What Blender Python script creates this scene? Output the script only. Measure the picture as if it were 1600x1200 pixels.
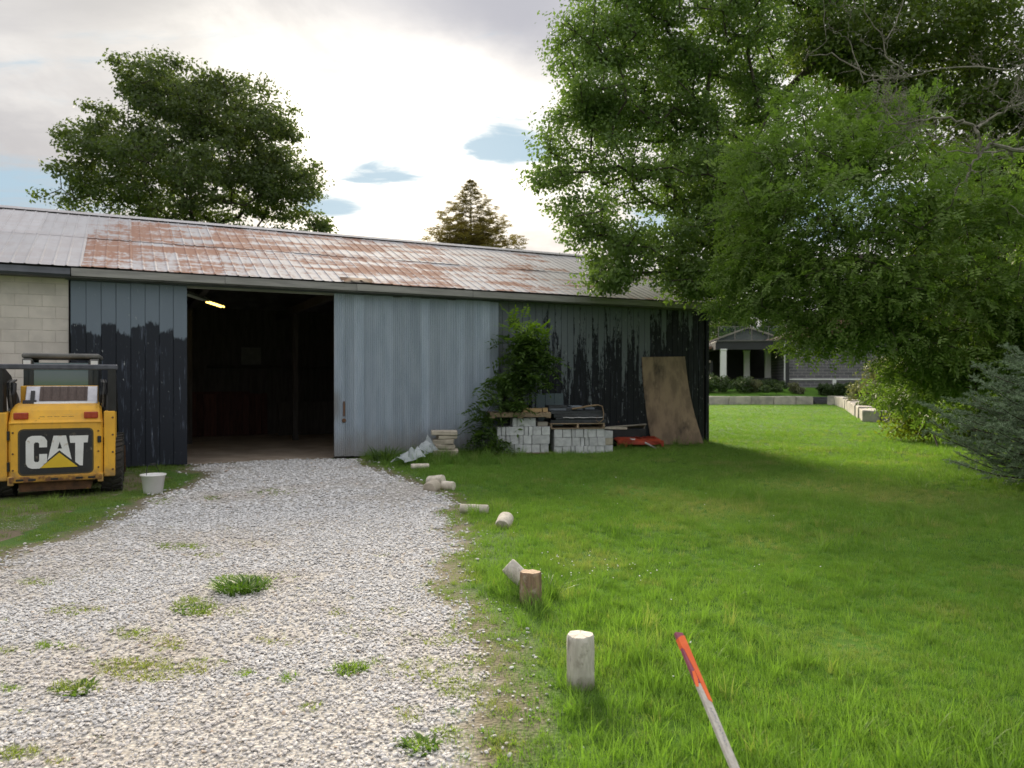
import bpy, bmesh, math, random
import numpy as np
from mathutils import Vector, Matrix

for _o in list(bpy.data.objects):
    bpy.data.objects.remove(_o)
SC = bpy.context.scene
COL = SC.collection
R = math.radians
random.seed(7)
RNG = np.random.default_rng(11)

# ------------------------------------------------------------------ camera
cam_d = bpy.data.cameras.new("camera")
cam = bpy.data.objects.new("camera", cam_d)
COL.objects.link(cam)
cam.location = (0, 0, 1.6)
cam.rotation_euler = (R(90 - 0.29), 0, 0)
cam_d.sensor_width = 36.0
cam_d.lens = 27.0
cam_d.clip_start = 0.05
cam_d.clip_end = 3000
cam_d.dof.use_dof = True
cam_d.dof.focus_distance = 6.0
cam_d.dof.aperture_fstop = 27.0 / 1000 / 0.009
SC.camera = cam

# ------------------------------------------------------------------ sun and sky
SUN_AZ, SUN_EL = -8.0, 23.5          # degrees: left of the view axis, above the horizon
sun_d = bpy.data.lights.new("sun", 'SUN')
sun_d.energy = 2.8
sun_d.angle = R(16.0)
sun_d.color = (1.0, 0.86, 0.66)
sun = bpy.data.objects.new("sun", sun_d)
COL.objects.link(sun)
_sd = Vector((math.sin(R(SUN_AZ)) * math.cos(R(SUN_EL)), math.cos(R(SUN_AZ)) * math.cos(R(SUN_EL)), math.sin(R(SUN_EL))))
sun.rotation_euler = _sd.to_track_quat('Z', 'Y').to_euler()
sun.location = _sd * 60

SC.view_settings.view_transform = 'Standard'
SC.view_settings.look = 'None'
SC.view_settings.exposure = 1.42
SC.view_settings.gamma = 1.0
SC.view_settings.use_curve_mapping = False
SC.cycles.use_denoising = True
SC.cycles.max_bounces = 8
SC.cycles.diffuse_bounces = 4
SC.cycles.transparent_max_bounces = 8
SC.cycles.sample_clamp_indirect = 6.0
SC.cycles.caustics_reflective = False
SC.cycles.caustics_refractive = False


class NT:
    """short-hand for building node trees"""
    def __init__(self, tree):
        self.t = tree
        self.n = tree.nodes
        self.l = tree.links

    def new(self, typ, **kw):
        nd = self.n.new(typ)
        for k, v in kw.items():
            setattr(nd, k, v)
        return nd

    def put(self, sock, v):
        if hasattr(v, 'is_output') or isinstance(v, bpy.types.NodeSocket):
            self.l.new(v, sock)
        else:
            if sock.type in ('RGBA',) and len(v) == 3:
                v = (*v, 1)
            sock.default_value = v

    def math(self, op, a, b=None, c=None, clamp=False):
        nd = self.new('ShaderNodeMath', operation=op)
        nd.use_clamp = clamp
        self.put(nd.inputs[0], a)
        if b is not None: self.put(nd.inputs[1], b)
        if c is not None: self.put(nd.inputs[2], c)
        return nd.outputs[0]

    def vmath(self, op, a, b=None, scale=None):
        nd = self.new('ShaderNodeVectorMath', operation=op)
        self.put(nd.inputs[0], a)
        if b is not None: self.put(nd.inputs[1], b)
        if scale is not None: self.put(nd.inputs['Scale'], scale)
        return nd.outputs['Value'] if op in ('DOT_PRODUCT', 'LENGTH', 'DISTANCE') else nd.outputs[0]

    def mix(self, f, a, b, blend='MIX'):
        nd = self.new('ShaderNodeMix', data_type='RGBA', blend_type=blend)
        nd.clamp_factor = True
        self.put(nd.inputs['Factor'], f)
        self.put(nd.inputs[6], a)
        self.put(nd.inputs[7], b)
        return nd.outputs[2]

    def ramp(self, f, lo, hi):
        nd = self.new('ShaderNodeMapRange', interpolation_type='SMOOTHSTEP')
        self.put(nd.inputs[0], f)
        nd.inputs[1].default_value = lo
        nd.inputs[2].default_value = hi
        return nd.outputs[0]

    def noise(self, vec, scale=1.0, detail=6.0, rough=0.55, lac=2.0, dist=0.0):
        nd = self.new('ShaderNodeTexNoise')
        if vec is not None: self.l.new(vec, nd.inputs['Vector'])
        nd.inputs['Scale'].default_value = scale
        nd.inputs['Detail'].default_value = detail
        nd.inputs['Roughness'].default_value = rough
        nd.inputs['Distortion'].default_value = dist
        return nd.outputs['Fac']

    def mapping(self, vec, loc=(0, 0, 0), rot=(0, 0, 0), scale=(1, 1, 1), typ='POINT'):
        nd = self.new('ShaderNodeMapping', vector_type=typ)
        self.l.new(vec, nd.inputs[0])
        nd.inputs['Location'].default_value = loc
        nd.inputs['Rotation'].default_value = rot
        nd.inputs['Scale'].default_value = scale
        return nd.outputs[0]

    def comb(self, x, y, z):
        nd = self.new('ShaderNodeCombineXYZ')
        self.put(nd.inputs[0], x); self.put(nd.inputs[1], y); self.put(nd.inputs[2], z)
        return nd.outputs[0]


def build_world():
    w = bpy.data.worlds.new("World")
    SC.world = w
    w.use_nodes = True
    N = NT(w.node_tree)
    N.n.clear()
    out = N.new('ShaderNodeOutputWorld')
    bg = N.new('ShaderNodeBackground')
    N.l.new(bg.outputs[0], out.inputs[0])
    bg.inputs[1].default_value = 0.1
    sky = N.new('ShaderNodeTexSky', sky_type='NISHITA')
    sky.sun_disc = False
    sky.sun_elevation = R(SUN_EL)
    sky.sun_rotation = R(SUN_AZ % 360)
    sky.air_density = 1.0
    sky.dust_density = 0.6
    sky.ozone_density = 2.0
    tc = N.new('ShaderNodeTexCoord')
    d = tc.outputs['Generated']
    sep = N.new('ShaderNodeSeparateXYZ')
    N.l.new(d, sep.inputs[0])
    x, y, z = sep.outputs
    az = N.math('MULTIPLY', N.math('ARCTAN2', x, y), 57.2958)
    el = N.math('MULTIPLY', N.math('ARCSINE', z), 57.2958)
    zz = N.math('ADD', N.math('MAXIMUM', z, 0.0), 0.16)
    p = N.comb(N.math('DIVIDE', x, zz), N.math('DIVIDE', y, zz), 0.0)
    n1 = N.noise(N.mapping(p, loc=(3.1, 1.7, 0), scale=(0.55, 0.8, 1)), 1.0, 7, 0.55, dist=0.3)
    n2 = N.noise(N.mapping(p, loc=(8.1, 4.7, 2.0)), 2.6, 8, 0.6, dist=0.4)
    n3 = N.noise(N.mapping(p, loc=(1.1, 9.7, 5.0)), 1.5, 6, 0.6)
    waz = N.math('ADD', az, N.math('MULTIPLY', N.math('SUBTRACT', n2, 0.5), 13.0))
    wel = N.math('ADD', el, N.math('MULTIPLY', N.math('SUBTRACT', n3, 0.5), 9.0))

    def spot(a0, e0, sa, se, A=waz, E=wel):
        u = N.math('DIVIDE', N.math('SUBTRACT', A, a0), sa)
        v = N.math('DIVIDE', N.math('SUBTRACT', E, e0), se)
        r2 = N.math('ADD', N.math('MULTIPLY', u, u), N.math('MULTIPLY', v, v))
        return N.math('POWER', 2.71828, N.math('MULTIPLY', r2, -1.0))
    # grey cloud sheet
    shade = N.ramp(N.math('ADD', N.math('MULTIPLY', n1, 0.65), N.math('MULTIPLY', n2, 0.35)), 0.36, 0.66)
    cloud = N.mix(shade, (0.195, 0.193, 0.205), (0.40, 0.39, 0.375))
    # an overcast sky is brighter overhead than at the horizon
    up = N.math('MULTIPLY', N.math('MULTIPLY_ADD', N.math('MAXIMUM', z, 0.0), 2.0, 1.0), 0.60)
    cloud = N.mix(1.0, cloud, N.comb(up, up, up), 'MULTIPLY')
    # a heavier bank
    bank = spot(0.0, 27.0, 12.0, 4.4)
    cloud = N.mix(N.math('MULTIPLY', bank, 0.9, clamp=True), cloud, (0.20, 0.20, 0.22))
    bank3 = spot(-27.0, 24.5, 13.0, 6.0)
    cloud = N.mix(N.math('MULTIPLY', bank3, 0.9), cloud, (0.20, 0.196, 0.196))
    bank2 = spot(4.0, 8.5, 9.0, 2.2)
    cloud = N.mix(N.math('MULTIPLY', bank2, 0.8), cloud, (0.27, 0.25, 0.25))
    # thin cloud lit through by the sun
    g1 = spot(-7.5, 16.5, 10.5, 6.8)
    g2 = spot(-6.0, 14.0, 22.0, 9.0)
    g3 = spot(-8, 17, 34, 22, az, el)
    glow = N.math('ADD', N.math('ADD', N.math('MULTIPLY', N.math('MULTIPLY', g1, 0.42), N.math('MULTIPLY_ADD', n2, 1.6, 0.2)), N.math('MULTIPLY', g2, 0.14)), N.math('MULTIPLY', g3, 0.05))
    gcol = N.mix(1.0, N.comb(glow, glow, glow), (1.0, 0.90, 0.72), 'MULTIPLY')
    low = N.math('MULTIPLY', spot(-8.0, 9.5, 15.0, 3.6, az, el), 0.14)
    gcol = N.mix(1.0, gcol, N.mix(1.0, N.comb(low, low, low), (1.0, 0.80, 0.50), 'MULTIPLY'), 'ADD')
    glow_cut = N.math('SUBTRACT', 1.0, N.math('MULTIPLY', N.math('MAXIMUM', bank, N.math('MULTIPLY', bank2, 0.9)), 0.97))
    gcol = N.mix(1.0, gcol, N.comb(glow_cut, glow_cut, glow_cut), 'MULTIPLY')
    cloud = N.mix(1.0, cloud, gcol, 'ADD')
    # clear patches between the clouds
    haz = N.math('ADD', az, N.math('MULTIPLY', N.math('SUBTRACT', n2, 0.5), 5.0))
    hel = N.math('ADD', el, N.math('MULTIPLY', N.math('SUBTRACT', n3, 0.5), 1.8))
    hole = spot(-0.2, 17.2, 4.2, 2.1, haz, hel)
    for a0, e0, sa, se in ((-35, 12.0, 9, 2.3), (-10.0, 14.6, 4.2, 1.25), (-13.2, 12.6, 3.4, 1.1), (-40, 17, 4, 2), (20, 12, 12, 3), (70, 24, 20, 8), (-95, 18, 22, 6), (150, 25, 30, 9), (215, 22, 20, 8)):
        hole = N.math('MAXIMUM', hole, spot(a0, e0, sa, se, haz, hel))
    n5 = N.noise(N.mapping(p, loc=(2.2, 6.1, 9.0), scale=(1.0, 2.2, 1)), 3.2, 8, 0.62, dist=0.6)
    hole = N.math('ADD', hole, N.math('ADD', N.math('MULTIPLY', N.math('SUBTRACT', n2, 0.5), 1.6), N.math('MULTIPLY', N.math('SUBTRACT', n5, 0.5), 1.7)))
    hole = N.math('MULTIPLY', N.ramp(hole, 0.22, 0.95), 0.92)
    lower = N.mix(0.75, N.vmath('MINIMUM', N.vmath('SCALE', sky.outputs[0], scale=0.1), (0.25, 0.31, 0.36)), (0.150, 0.215, 0.262))
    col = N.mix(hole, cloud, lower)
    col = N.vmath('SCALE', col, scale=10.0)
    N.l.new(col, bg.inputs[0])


build_world()

# ------------------------------------------------------------------ places
F_PX, H_EYE, Y_HOR = 1200.0, 1.6, 594.0


def G(px, py, z=0.0):
    """ground point that the photograph shows at (px, py)"""
    Y = F_PX * (H_EYE - z) / (py - Y_HOR)
    return Vector(((px - 800) / F_PX * Y, Y, z))


def AT(px, py, Y):
    return Vector(((px - 800) / F_PX * Y, Y, H_EYE + (Y_HOR - py) / F_PX * Y))


B0 = Vector((-6.0, 14.4, 0))
B_YAW = math.atan2(0.449, 0.893)
BU = Vector((math.cos(B_YAW), math.sin(B_YAW), 0))
BN = Vector((-math.sin(B_YAW), math.cos(B_YAW), 0))


def BP(t, d, z=0.0):
    return B0 + BU * t + BN * d + Vector((0, 0, z))


# ------------------------------------------------------------------ helpers
def obj(name, me, m=None, parent=None, loc=(0, 0, 0), rot=(0, 0, 0), smooth=False, kind=None):
    if isinstance(me, bmesh.types.BMesh):
        bm = me
        me = bpy.data.meshes.new(name)
        bm.to_mesh(me)
        bm.free()
    if m is not None and len(me.materials) == 0:
        me.materials.append(m)
    if smooth:
        me.polygons.foreach_set('use_smooth', [True] * len(me.polygons))
    o = bpy.data.objects.new(name, me)
    o.location = loc
    o.rotation_euler = rot
    if parent: o.parent = parent
    if kind: o['kind'] = kind
    COL.objects.link(o)
    return o


def tag(o, label, cat, group=None):
    o['label'] = label
    o['category'] = cat
    if group: o['group'] = group
    return o


def thing(name, label, cat, loc=(0, 0, 0), rz=0.0, group=None):
    o = bpy.data.objects.new(name, None)
    o.empty_display_size = 0.2
    o.location = loc
    o.rotation_euler = (0, 0, rz)
    COL.objects.link(o)
    return tag(o, label, cat, group)


def add_box(bm, cx, cy, cz, sx, sy, sz, rot=None):
    M = Matrix.Translation((cx, cy, cz))
    if rot is not None: M = M @ rot
    M = M @ Matrix.Diagonal((sx, sy, sz, 1))
    return bmesh.ops.create_cube(bm, size=1.0, matrix=M)['verts']


def box_bm(sx, sy, sz, bev=0.0, c=(0, 0, 0), seg=1, jit=0.0):
    bm = bmesh.new()
    add_box(bm, *c, sx, sy, sz)
    if bev > 0:
        bmesh.ops.bevel(bm, geom=list(bm.edges), offset=bev, segments=seg, affect='EDGES', profile=0.5)
    if jit:
        for v in bm.verts:
            v.co += Vector((random.uniform(-jit, jit) for _ in range(3)))
    return bm


def box_me(name, sx, sy, sz, m, bev=0.0, c=(0, 0, 0), seg=1, jit=0.0):
    me = bpy.data.meshes.new(name)
    bm = box_bm(sx, sy, sz, bev, c, seg, jit)
    bm.to_mesh(me)
    bm.free()
    me.materials.append(m)
    return me


def tube(bm, pts, radii, n=6, cap=True):
    rings = []
    pts = [Vector(p) for p in pts]
    for i, p in enumerate(pts):
        a = pts[max(i - 1, 0)]
        b = pts[min(i + 1, len(pts) - 1)]
        d = (b - a).normalized()
        s = d.cross(Vector((0, 0, 1)))
        if s.length < 1e-3: s = Vector((1, 0, 0))
        s.normalize()
        t = d.cross(s)
        r = radii[i] if hasattr(radii, '__len__') else radii
        rings.append([bm.verts.new(p + (s * math.cos(k * 2 * math.pi / n) + t * math.sin(k * 2 * math.pi / n)) * r) for k in range(n)])
    for i in range(len(rings) - 1):
        for k in range(n):
            bm.faces.new((rings[i][k], rings[i][(k + 1) % n], rings[i + 1][(k + 1) % n], rings[i + 1][k]))
    if cap:
        bm.faces.new(rings[0])
        bm.faces.new(list(reversed(rings[-1])))


def lathe(bm, prof, n=24, M=Matrix()):
    rings = []
    for r, z in prof:
        rings.append([bm.verts.new(M @ Vector((r * math.cos(k * 2 * math.pi / n), r * math.sin(k * 2 * math.pi / n), z))) for k in range(n)])
    for i in range(len(rings) - 1):
        for k in range(n):
            bm.faces.new((rings[i][k], rings[i][(k + 1) % n], rings[i + 1][(k + 1) % n], rings[i + 1][k]))
    return rings


def prism(bm, pts2, y0, y1, M=Matrix()):
    """polygon in x,z pushed along y"""
    a = [bm.verts.new(M @ Vector((x, y0, z))) for x, z in pts2]
    b = [bm.verts.new(M @ Vector((x, y1, z))) for x, z in pts2]
    n = len(a)
    fs = [bm.faces.new(a), bm.faces.new(list(reversed(b)))]
    for k in range(n):
        fs.append(bm.faces.new((a[k], b[k], b[(k + 1) % n], a[(k + 1) % n])))
    bmesh.ops.recalc_face_normals(bm, faces=fs)


def np_mesh(name, V, F, tint=None, m=None):
    """numpy triangles (or quads) to a mesh"""
    V = np.asarray(V, np.float32)
    F = np.asarray(F, np.int32)
    k = F.shape[1]
    me = bpy.data.meshes.new(name)
    me.vertices.add(len(V))
    me.vertices.foreach_set('co', V.ravel())
    me.loops.add(F.size)
    me.loops.foreach_set('vertex_index', F.ravel())
    me.polygons.add(len(F))
    me.polygons.foreach_set('loop_start', np.arange(0, F.size, k, dtype=np.int32))
    me.polygons.foreach_set('loop_total', np.full(len(F), k, np.int32))
    me.update(calc_edges=True)
    if tint is not None:
        at = me.attributes.new('tint', 'FLOAT', 'FACE')
        at.data.foreach_set('value', np.asarray(tint, np.float32))
    if m is not None: me.materials.append(m)
    return me


_LAT = np.random.default_rng(5).random((256, 256))


def vnoise(x, y, s=1.0, o=0.0):
    x = np.asarray(x) * s + 37.3 + o
    y = np.asarray(y) * s + 91.7 + o * 1.7
    xi = np.floor(x).astype(int); yi = np.floor(y).astype(int)
    fx = x - xi; fy = y - yi
    fx = fx * fx * (3 - 2 * fx); fy = fy * fy * (3 - 2 * fy)
    a = _LAT[xi % 256, yi % 256]; b = _LAT[(xi + 1) % 256, yi % 256]
    c = _LAT[xi % 256, (yi + 1) % 256]; d = _LAT[(xi + 1) % 256, (yi + 1) % 256]
    return (a * (1 - fx) + b * fx) * (1 - fy) + (c * (1 - fx) + d * fx) * fy


def fbm(x, y, s=1.0, o=0.0):
    return (vnoise(x, y, s, o) * 0.5 + vnoise(x, y, s * 2.1, o + 3) * 0.3 + vnoise(x, y, s * 4.3, o + 7) * 0.2)


# ------------------------------------------------------------------ materials
def new_mat(name):
    m = bpy.data.materials.new(name)
    m.use_nodes = True
    N = NT(m.node_tree)
    bs = N.n['Principled BSDF']
    return m, N, bs


def setp(bs, N, **kw):
    names = {'color': 'Base Color', 'rough': 'Roughness', 'metal': 'Metallic', 'spec': 'Specular IOR Level', 'normal': 'Normal', 'trans': 'Transmission Weight', 'alpha': 'Alpha', 'coat': 'Coat Weight', 'ior': 'IOR'}
    for k, v in kw.items():
        N.put(bs.inputs[names[k]], v)


def bump(N, h, strength=0.3, dist=0.02):
    nd = N.new('ShaderNodeBump')
    nd.inputs['Strength'].default_value = strength
    nd.inputs['Distance'].default_value = dist
    N.l.new(h, nd.inputs['Height'])
    return nd.outputs[0]


def position(N):
    return N.new('ShaderNodeNewGeometry').outputs['Position']


def barn_pos(N):
    return N.mapping(position(N), loc=tuple(B0), rot=(0, 0, B_YAW), typ='TEXTURE')


def objrand(N):
    return N.new('ShaderNodeObjectInfo').outputs['Random']


def mat(name, c1, c2=None, scale=6.0, rough=0.75, bumps=0.3, bdist=0.004, bscale=40.0, stretch=(1, 1, 1), var=0.12, metal=0.0, spec=0.4, spots=None, space='obj', lohi=(0.35, 0.65)):
    """mottled material: two colours by noise, fine relief, a little difference between objects"""
    m, N, bs = new_mat(name)
    c2 = c2 or tuple(v * 0.7 for v in c1)
    if space == 'obj':
        v = N.new('ShaderNodeTexCoord').outputs['Object']
        off = N.math('MULTIPLY', objrand(N), 31.0)
        v = N.vmath('ADD', v, N.comb(off, off, off))
    else:
        v = position(N)
    v = N.mapping(v, scale=stretch)
    n = N.noise(v, scale, 7, 0.6)
    col = N.mix(N.ramp(n, *lohi), c1, c2)
    if spots:
        sc, sscale, lo, hi = spots
        col = N.mix(N.ramp(N.noise(v, sscale, 5, 0.65), lo, hi), col, sc)
    if var:
        r = N.math('MULTIPLY_ADD', objrand(N), 2 * var, 1 - var)
        col = N.mix(1.0, col, N.comb(r, r, r), 'MULTIPLY')
    setp(bs, N, color=col, rough=rough, metal=metal, spec=spec)
    if bumps:
        setp(bs, N, normal=bump(N, N.noise(v, bscale, 5, 0.6), bumps, bdist))
    return m


def leaf_mat(name, c_lo, c_hi, trans=0.45, tcol=None, rough=0.5, pscale=0.6):
    m, N, bs = new_mat(name)
    at = N.new('ShaderNodeAttribute')
    at.attribute_name = 'tint'
    n = N.noise(position(N), pscale, 3, 0.5)
    f = N.math('ADD', N.math('MULTIPLY', at.outputs['Fac'], 0.75), N.math('MULTIPLY', n, 0.35), clamp=True)
    col = N.mix(f, c_lo, c_hi)
    setp(bs, N, color=col, rough=rough, spec=0.35)
    tr = N.new('ShaderNodeBsdfTranslucent')
    tcol = tcol or (1.5, 1.6, 0.6)
    N.l.new(N.mix(1.0, col, tcol, 'MULTIPLY'), tr.inputs[0])
    mx = N.new('ShaderNodeMixShader')
    mx.inputs[0].default_value = trans
    N.l.new(bs.outputs[0], mx.inputs[1])
    N.l.new(tr.outputs[0], mx.inputs[2])
    N.l.new(mx.outputs[0], N.n['Material Output'].inputs[0])
    return m


def grass_mat(name, c_lo, c_hi, c_dry, trans=0.4):
    """blade colour from the clump it stands in"""
    m, N, bs = new_mat(name)
    a = N.new('ShaderNodeAttribute', attribute_type='INSTANCER'); a.attribute_name = 'tint'
    b = N.new('ShaderNodeAttribute', attribute_type='INSTANCER'); b.attribute_name = 'dry'
    at = N.new('ShaderNodeAttribute'); at.attribute_name = 'tint'
    f = N.math('ADD', N.math('MULTIPLY', a.outputs['Fac'], 0.7), N.math('MULTIPLY', at.outputs['Fac'], 0.4), clamp=True)
    col = N.mix(f, c_lo, c_hi)
    col = N.mix(b.outputs['Fac'], col, c_dry)
    setp(bs, N, color=col, rough=0.55, spec=0.3)
    tr = N.new('ShaderNodeBsdfTranslucent')
    N.l.new(N.mix(1.0, col, (1.15, 1.40, 0.5), 'MULTIPLY'), tr.inputs[0])
    mx = N.new('ShaderNodeMixShader')
    mx.inputs[0].default_value = trans
    N.l.new(bs.outputs[0], mx.inputs[1]); N.l.new(tr.outputs[0], mx.inputs[2])
    N.l.new(mx.outputs[0], N.n['Material Output'].inputs[0])
    return m


M = {}
M['trunk'] = mat('bark', (0.085, 0.07, 0.055), (0.04, 0.033, 0.027), 5, 0.9, 0.8, 0.02, 14, (1, 1, 0.25), 0)
M['dead'] = mat('dead_bark', (0.27, 0.25, 0.21), (0.15, 0.135, 0.115), 6, 0.9, 0.6, 0.01, 30, (1, 1, 1), 0)
M['block'] = mat('concrete_block', (0.56, 0.57, 0.59), (0.43, 0.44, 0.46), 9, 0.9, 0.5, 0.004, 90, var=0.14, spots=((0.30, 0.30, 0.31), 4, 0.58, 0.75))
M['old_block'] = mat('painted_block', (0.68, 0.62, 0.575), (0.58, 0.53, 0.495), 3, 0.9, 0.5, 0.004, 60, var=0.05, space='world')
M['mortar'] = mat('mortar', (0.57, 0.52, 0.485), (0.50, 0.46, 0.43), 8, 0.95, 0.4, var=0)
M['slab'] = mat('beige_stone', (0.50, 0.45, 0.37), (0.36, 0.32, 0.26), 5, 0.9, 0.6, 0.008, 40, var=0.12)
M['armour'] = mat('wall_stone', (0.52, 0.48, 0.42), (0.34, 0.32, 0.29), 2.0, 0.9, 0.8, 0.03, 8, var=0.12)
M['pallet'] = mat('pallet_wood', (0.36, 0.27, 0.18), (0.22, 0.165, 0.12), 6, 0.85, 0.4, 0.003, 30, (0.4, 4, 4), 0.2)
M['fresh'] = mat('fresh_wood', (0.52, 0.36, 0.19), (0.40, 0.27, 0.14), 5, 0.75, 0.3, 0.003, 30, (0.5, 4, 4), 0.12)
M['grey_wood'] = mat('weathered_wood', (0.33, 0.30, 0.26), (0.20, 0.185, 0.165), 5, 0.9, 0.5, 0.004, 30, (0.3, 5, 5), 0.15)
M['ply'] = mat('old_plywood', (0.36, 0.265, 0.185), (0.22, 0.162, 0.118), 2.2, 0.85, 0.35, 0.003, 30, (2, 2, 0.8), 0, spots=((0.09, 0.07, 0.055), 1.6, 0.54, 0.75))
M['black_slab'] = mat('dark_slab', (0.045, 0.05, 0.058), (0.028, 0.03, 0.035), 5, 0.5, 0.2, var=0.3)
M['grey_slab'] = mat('grey_slab', (0.20, 0.23, 0.27), (0.13, 0.15, 0.18), 5, 0.6, 0.2, var=0.2)
M['log_bark'] = mat('log_bark', (0.33, 0.225, 0.15), (0.20, 0.135, 0.095), 7, 0.9, 0.8, 0.008, 30, (3, 3, 0.6), 0.1, spots=((0.40, 0.33, 0.25), 9, 0.6, 0.72))
M['log_end'] = mat('log_end', (0.46, 0.31, 0.19), (0.33, 0.21, 0.13), 12, 0.8, 0.4, var=0.1)
M['pale_log'] = mat('pale_log', (0.66, 0.61, 0.52), (0.46, 0.42, 0.35), 7, 0.85, 0.7, 0.006, 25, (2, 2, 0.8), 0.1, spots=((0.30, 0.27, 0.22), 14, 0.62, 0.75))
M['white_log'] = mat('white_log', (0.60, 0.565, 0.50), (0.44, 0.41, 0.355), 9, 0.85, 0.7, 0.006, 30, (2, 2, 0.7), 0, spots=((0.33, 0.30, 0.26), 22, 0.60, 0.75))
M['red'] = mat('red_paint', (0.44, 0.062, 0.028), (0.30, 0.045, 0.024), 4, 0.5, 0.2, var=0, spots=((0.16, 0.06, 0.035), 9, 0.58, 0.72))
M['pipe'] = mat('grey_pipe', (0.55, 0.55, 0.55), (0.42, 0.42, 0.42), 6, 0.45, 0.1, var=0)
M['rope'] = mat('brown_rope', (0.30, 0.21, 0.13), (0.2, 0.14, 0.09), 20, 0.9, 0.3, var=0)
M['yellow'] = mat('yellow_paint', (0.86, 0.47, 0.045), (0.76, 0.405, 0.04), 2.5, 0.42, 0.1, 0.002, 60, var=0, spots=((0.27, 0.16, 0.05), 7, 0.66, 0.80))


def loader_paint():
    m, N, bs = new_mat('worn_yellow_paint')
    p = N.new('ShaderNodeTexCoord').outputs['Object']
    n = N.noise(p, 2.5, 6, 0.6); n2 = N.noise(p, 9.0, 6, 0.7); n3 = N.noise(N.mapping(p, scale=(14, 14, 2.0)), 1.0, 6, 0.7)
    col = N.mix(N.ramp(n, 0.3, 0.7), (0.86, 0.47, 0.045), (0.70, 0.375, 0.045))
    col = N.mix(N.math('MULTIPLY', N.ramp(n3, 0.50, 0.72), 0.45), col, (0.50, 0.29, 0.075))
    sep = N.new('ShaderNodeSeparateXYZ'); N.l.new(p, sep.inputs[0])
    mud = N.math('SUBTRACT', 1.0, N.ramp(N.math('ADD', sep.outputs[2], N.math('MULTIPLY', N.math('SUBTRACT', n2, 0.5), 0.55)), 0.22, 0.46))
    col = N.mix(N.math('MULTIPLY', mud, 0.75), col, (0.24, 0.165, 0.09))
    col = N.mix(N.ramp(n2, 0.665, 0.70), col, (0.16, 0.085, 0.045))
    scr = N.ramp(N.noise(N.mapping(p, rot=(0, 0.6, 0), scale=(2, 2, 60)), 1.0, 3, 0.5), 0.70, 0.73)
    col = N.mix(N.math('MULTIPLY', scr, 0.6), col, (0.42, 0.28, 0.12))
    setp(bs, N, color=col, rough=N.math('MULTIPLY_ADD', n2, 0.35, 0.33), spec=0.4, normal=bump(N, N.noise(p, 3.0, 3, 0.5), 0.12, 0.02))
    return m


M['yellow'] = loader_paint()
M['black'] = mat('black_paint', (0.022, 0.023, 0.026), (0.014, 0.014, 0.016), 5, 0.42, 0.1, var=0)
M['panel'] = mat('black_panel', (0.030, 0.030, 0.033), (0.022, 0.022, 0.024), 5, 0.45, 0.1, var=0, spots=((0.22, 0.19, 0.14), 10, 0.58, 0.72))
M['letter'] = mat('white_letter', (0.78, 0.78, 0.78), (0.70, 0.70, 0.69), 5, 0.5, 0.05, var=0, spots=((0.46, 0.36, 0.27), 12, 0.60, 0.72))
M['tri'] = mat('yellow_letter', (0.75, 0.52, 0.03), (0.68, 0.46, 0.03), 5, 0.5, 0.05, var=0, spots=((0.36, 0.25, 0.07), 14, 0.66, 0.78))
M['rust'] = mat('rusty_steel', (0.17, 0.085, 0.045), (0.085, 0.05, 0.032), 9, 0.85, 0.5, var=0.1, spots=((0.40, 0.22, 0.04), 6, 0.62, 0.7))
M['amber'] = mat('tail_lamp', (0.42, 0.06, 0.022), (0.34, 0.045, 0.02), 20, 0.25, 0.1, var=0)
M['tyre'] = mat('tyre_rubber', (0.032, 0.031, 0.030), (0.055, 0.05, 0.045), 5, 0.85, 0.3, var=0)
M['silver'] = mat('bare_metal', (0.62, 0.62, 0.66), (0.48, 0.48, 0.53), 6, 0.4, 0.1, var=0, metal=0.3)
M['grille'] = mat('brown_grille', (0.13, 0.095, 0.085), (0.085, 0.062, 0.056), 20, 0.7, 0.3, 0.003, 60, (6, 1, 1), var=0)
M['cab'] = mat('cab_grey', (0.16, 0.155, 0.15), (0.10, 0.098, 0.095), 5, 0.55, 0.1, var=0)
M['white_plastic'] = mat('white_plastic', (0.78, 0.78, 0.78), (0.70, 0.70, 0.69), 4, 0.35, 0.05, var=0, spots=((0.52, 0.49, 0.43), 9, 0.66, 0.8))
M['stake'] = mat('stake_wood', (0.60, 0.56, 0.50), (0.47, 0.43, 0.38), 8, 0.75, 0.3, 0.002, 40, (6, 6, 0.6), 0)
M['ink'] = mat('stake_ink', (0.25, 0.25, 0.30), (0.34, 0.34, 0.38), 60, 0.8, 0.0, var=0)
M['orange'] = mat('orange_paint', (0.88, 0.17, 0.04), (0.80, 0.13, 0.035), 12, 0.6, 0.1, var=0)
M['magenta'] = mat('purple_paint', (0.33, 0.085, 0.13), (0.27, 0.065, 0.11), 12, 0.6, 0.1, var=0)
M['house_white'] = mat('house_white', (0.80, 0.80, 0.80), (0.74, 0.74, 0.74), 2, 0.5, 0.0, var=0)
M['house_dark'] = mat('house_dark', (0.035, 0.036, 0.042), (0.028, 0.028, 0.034), 2, 0.5, 0.0, var=0)
M['house_grey'] = mat('house_grey', (0.20, 0.20, 0.19), (0.15, 0.15, 0.145), 2, 0.8, 0.0, var=0)
M['house_roof'] = mat('house_roof', (0.20, 0.12, 0.085), (0.15, 0.095, 0.07), 3, 0.85, 0.2, var=0)
M['house_tan'] = mat('house_tan', (0.40, 0.34, 0.28), (0.33, 0.28, 0.23), 3, 0.8, 0.0, var=0)
M['step'] = mat('dark_step', (0.075, 0.078, 0.085), (0.055, 0.057, 0.062), 3, 0.8, 0.1, var=0)
M['fascia'] = mat('fascia_wood', (0.34, 0.33, 0.32), (0.24, 0.235, 0.23), 3, 0.85, 0.4, 0.003, 20, (0.4, 4, 4), 0.12)
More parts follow.
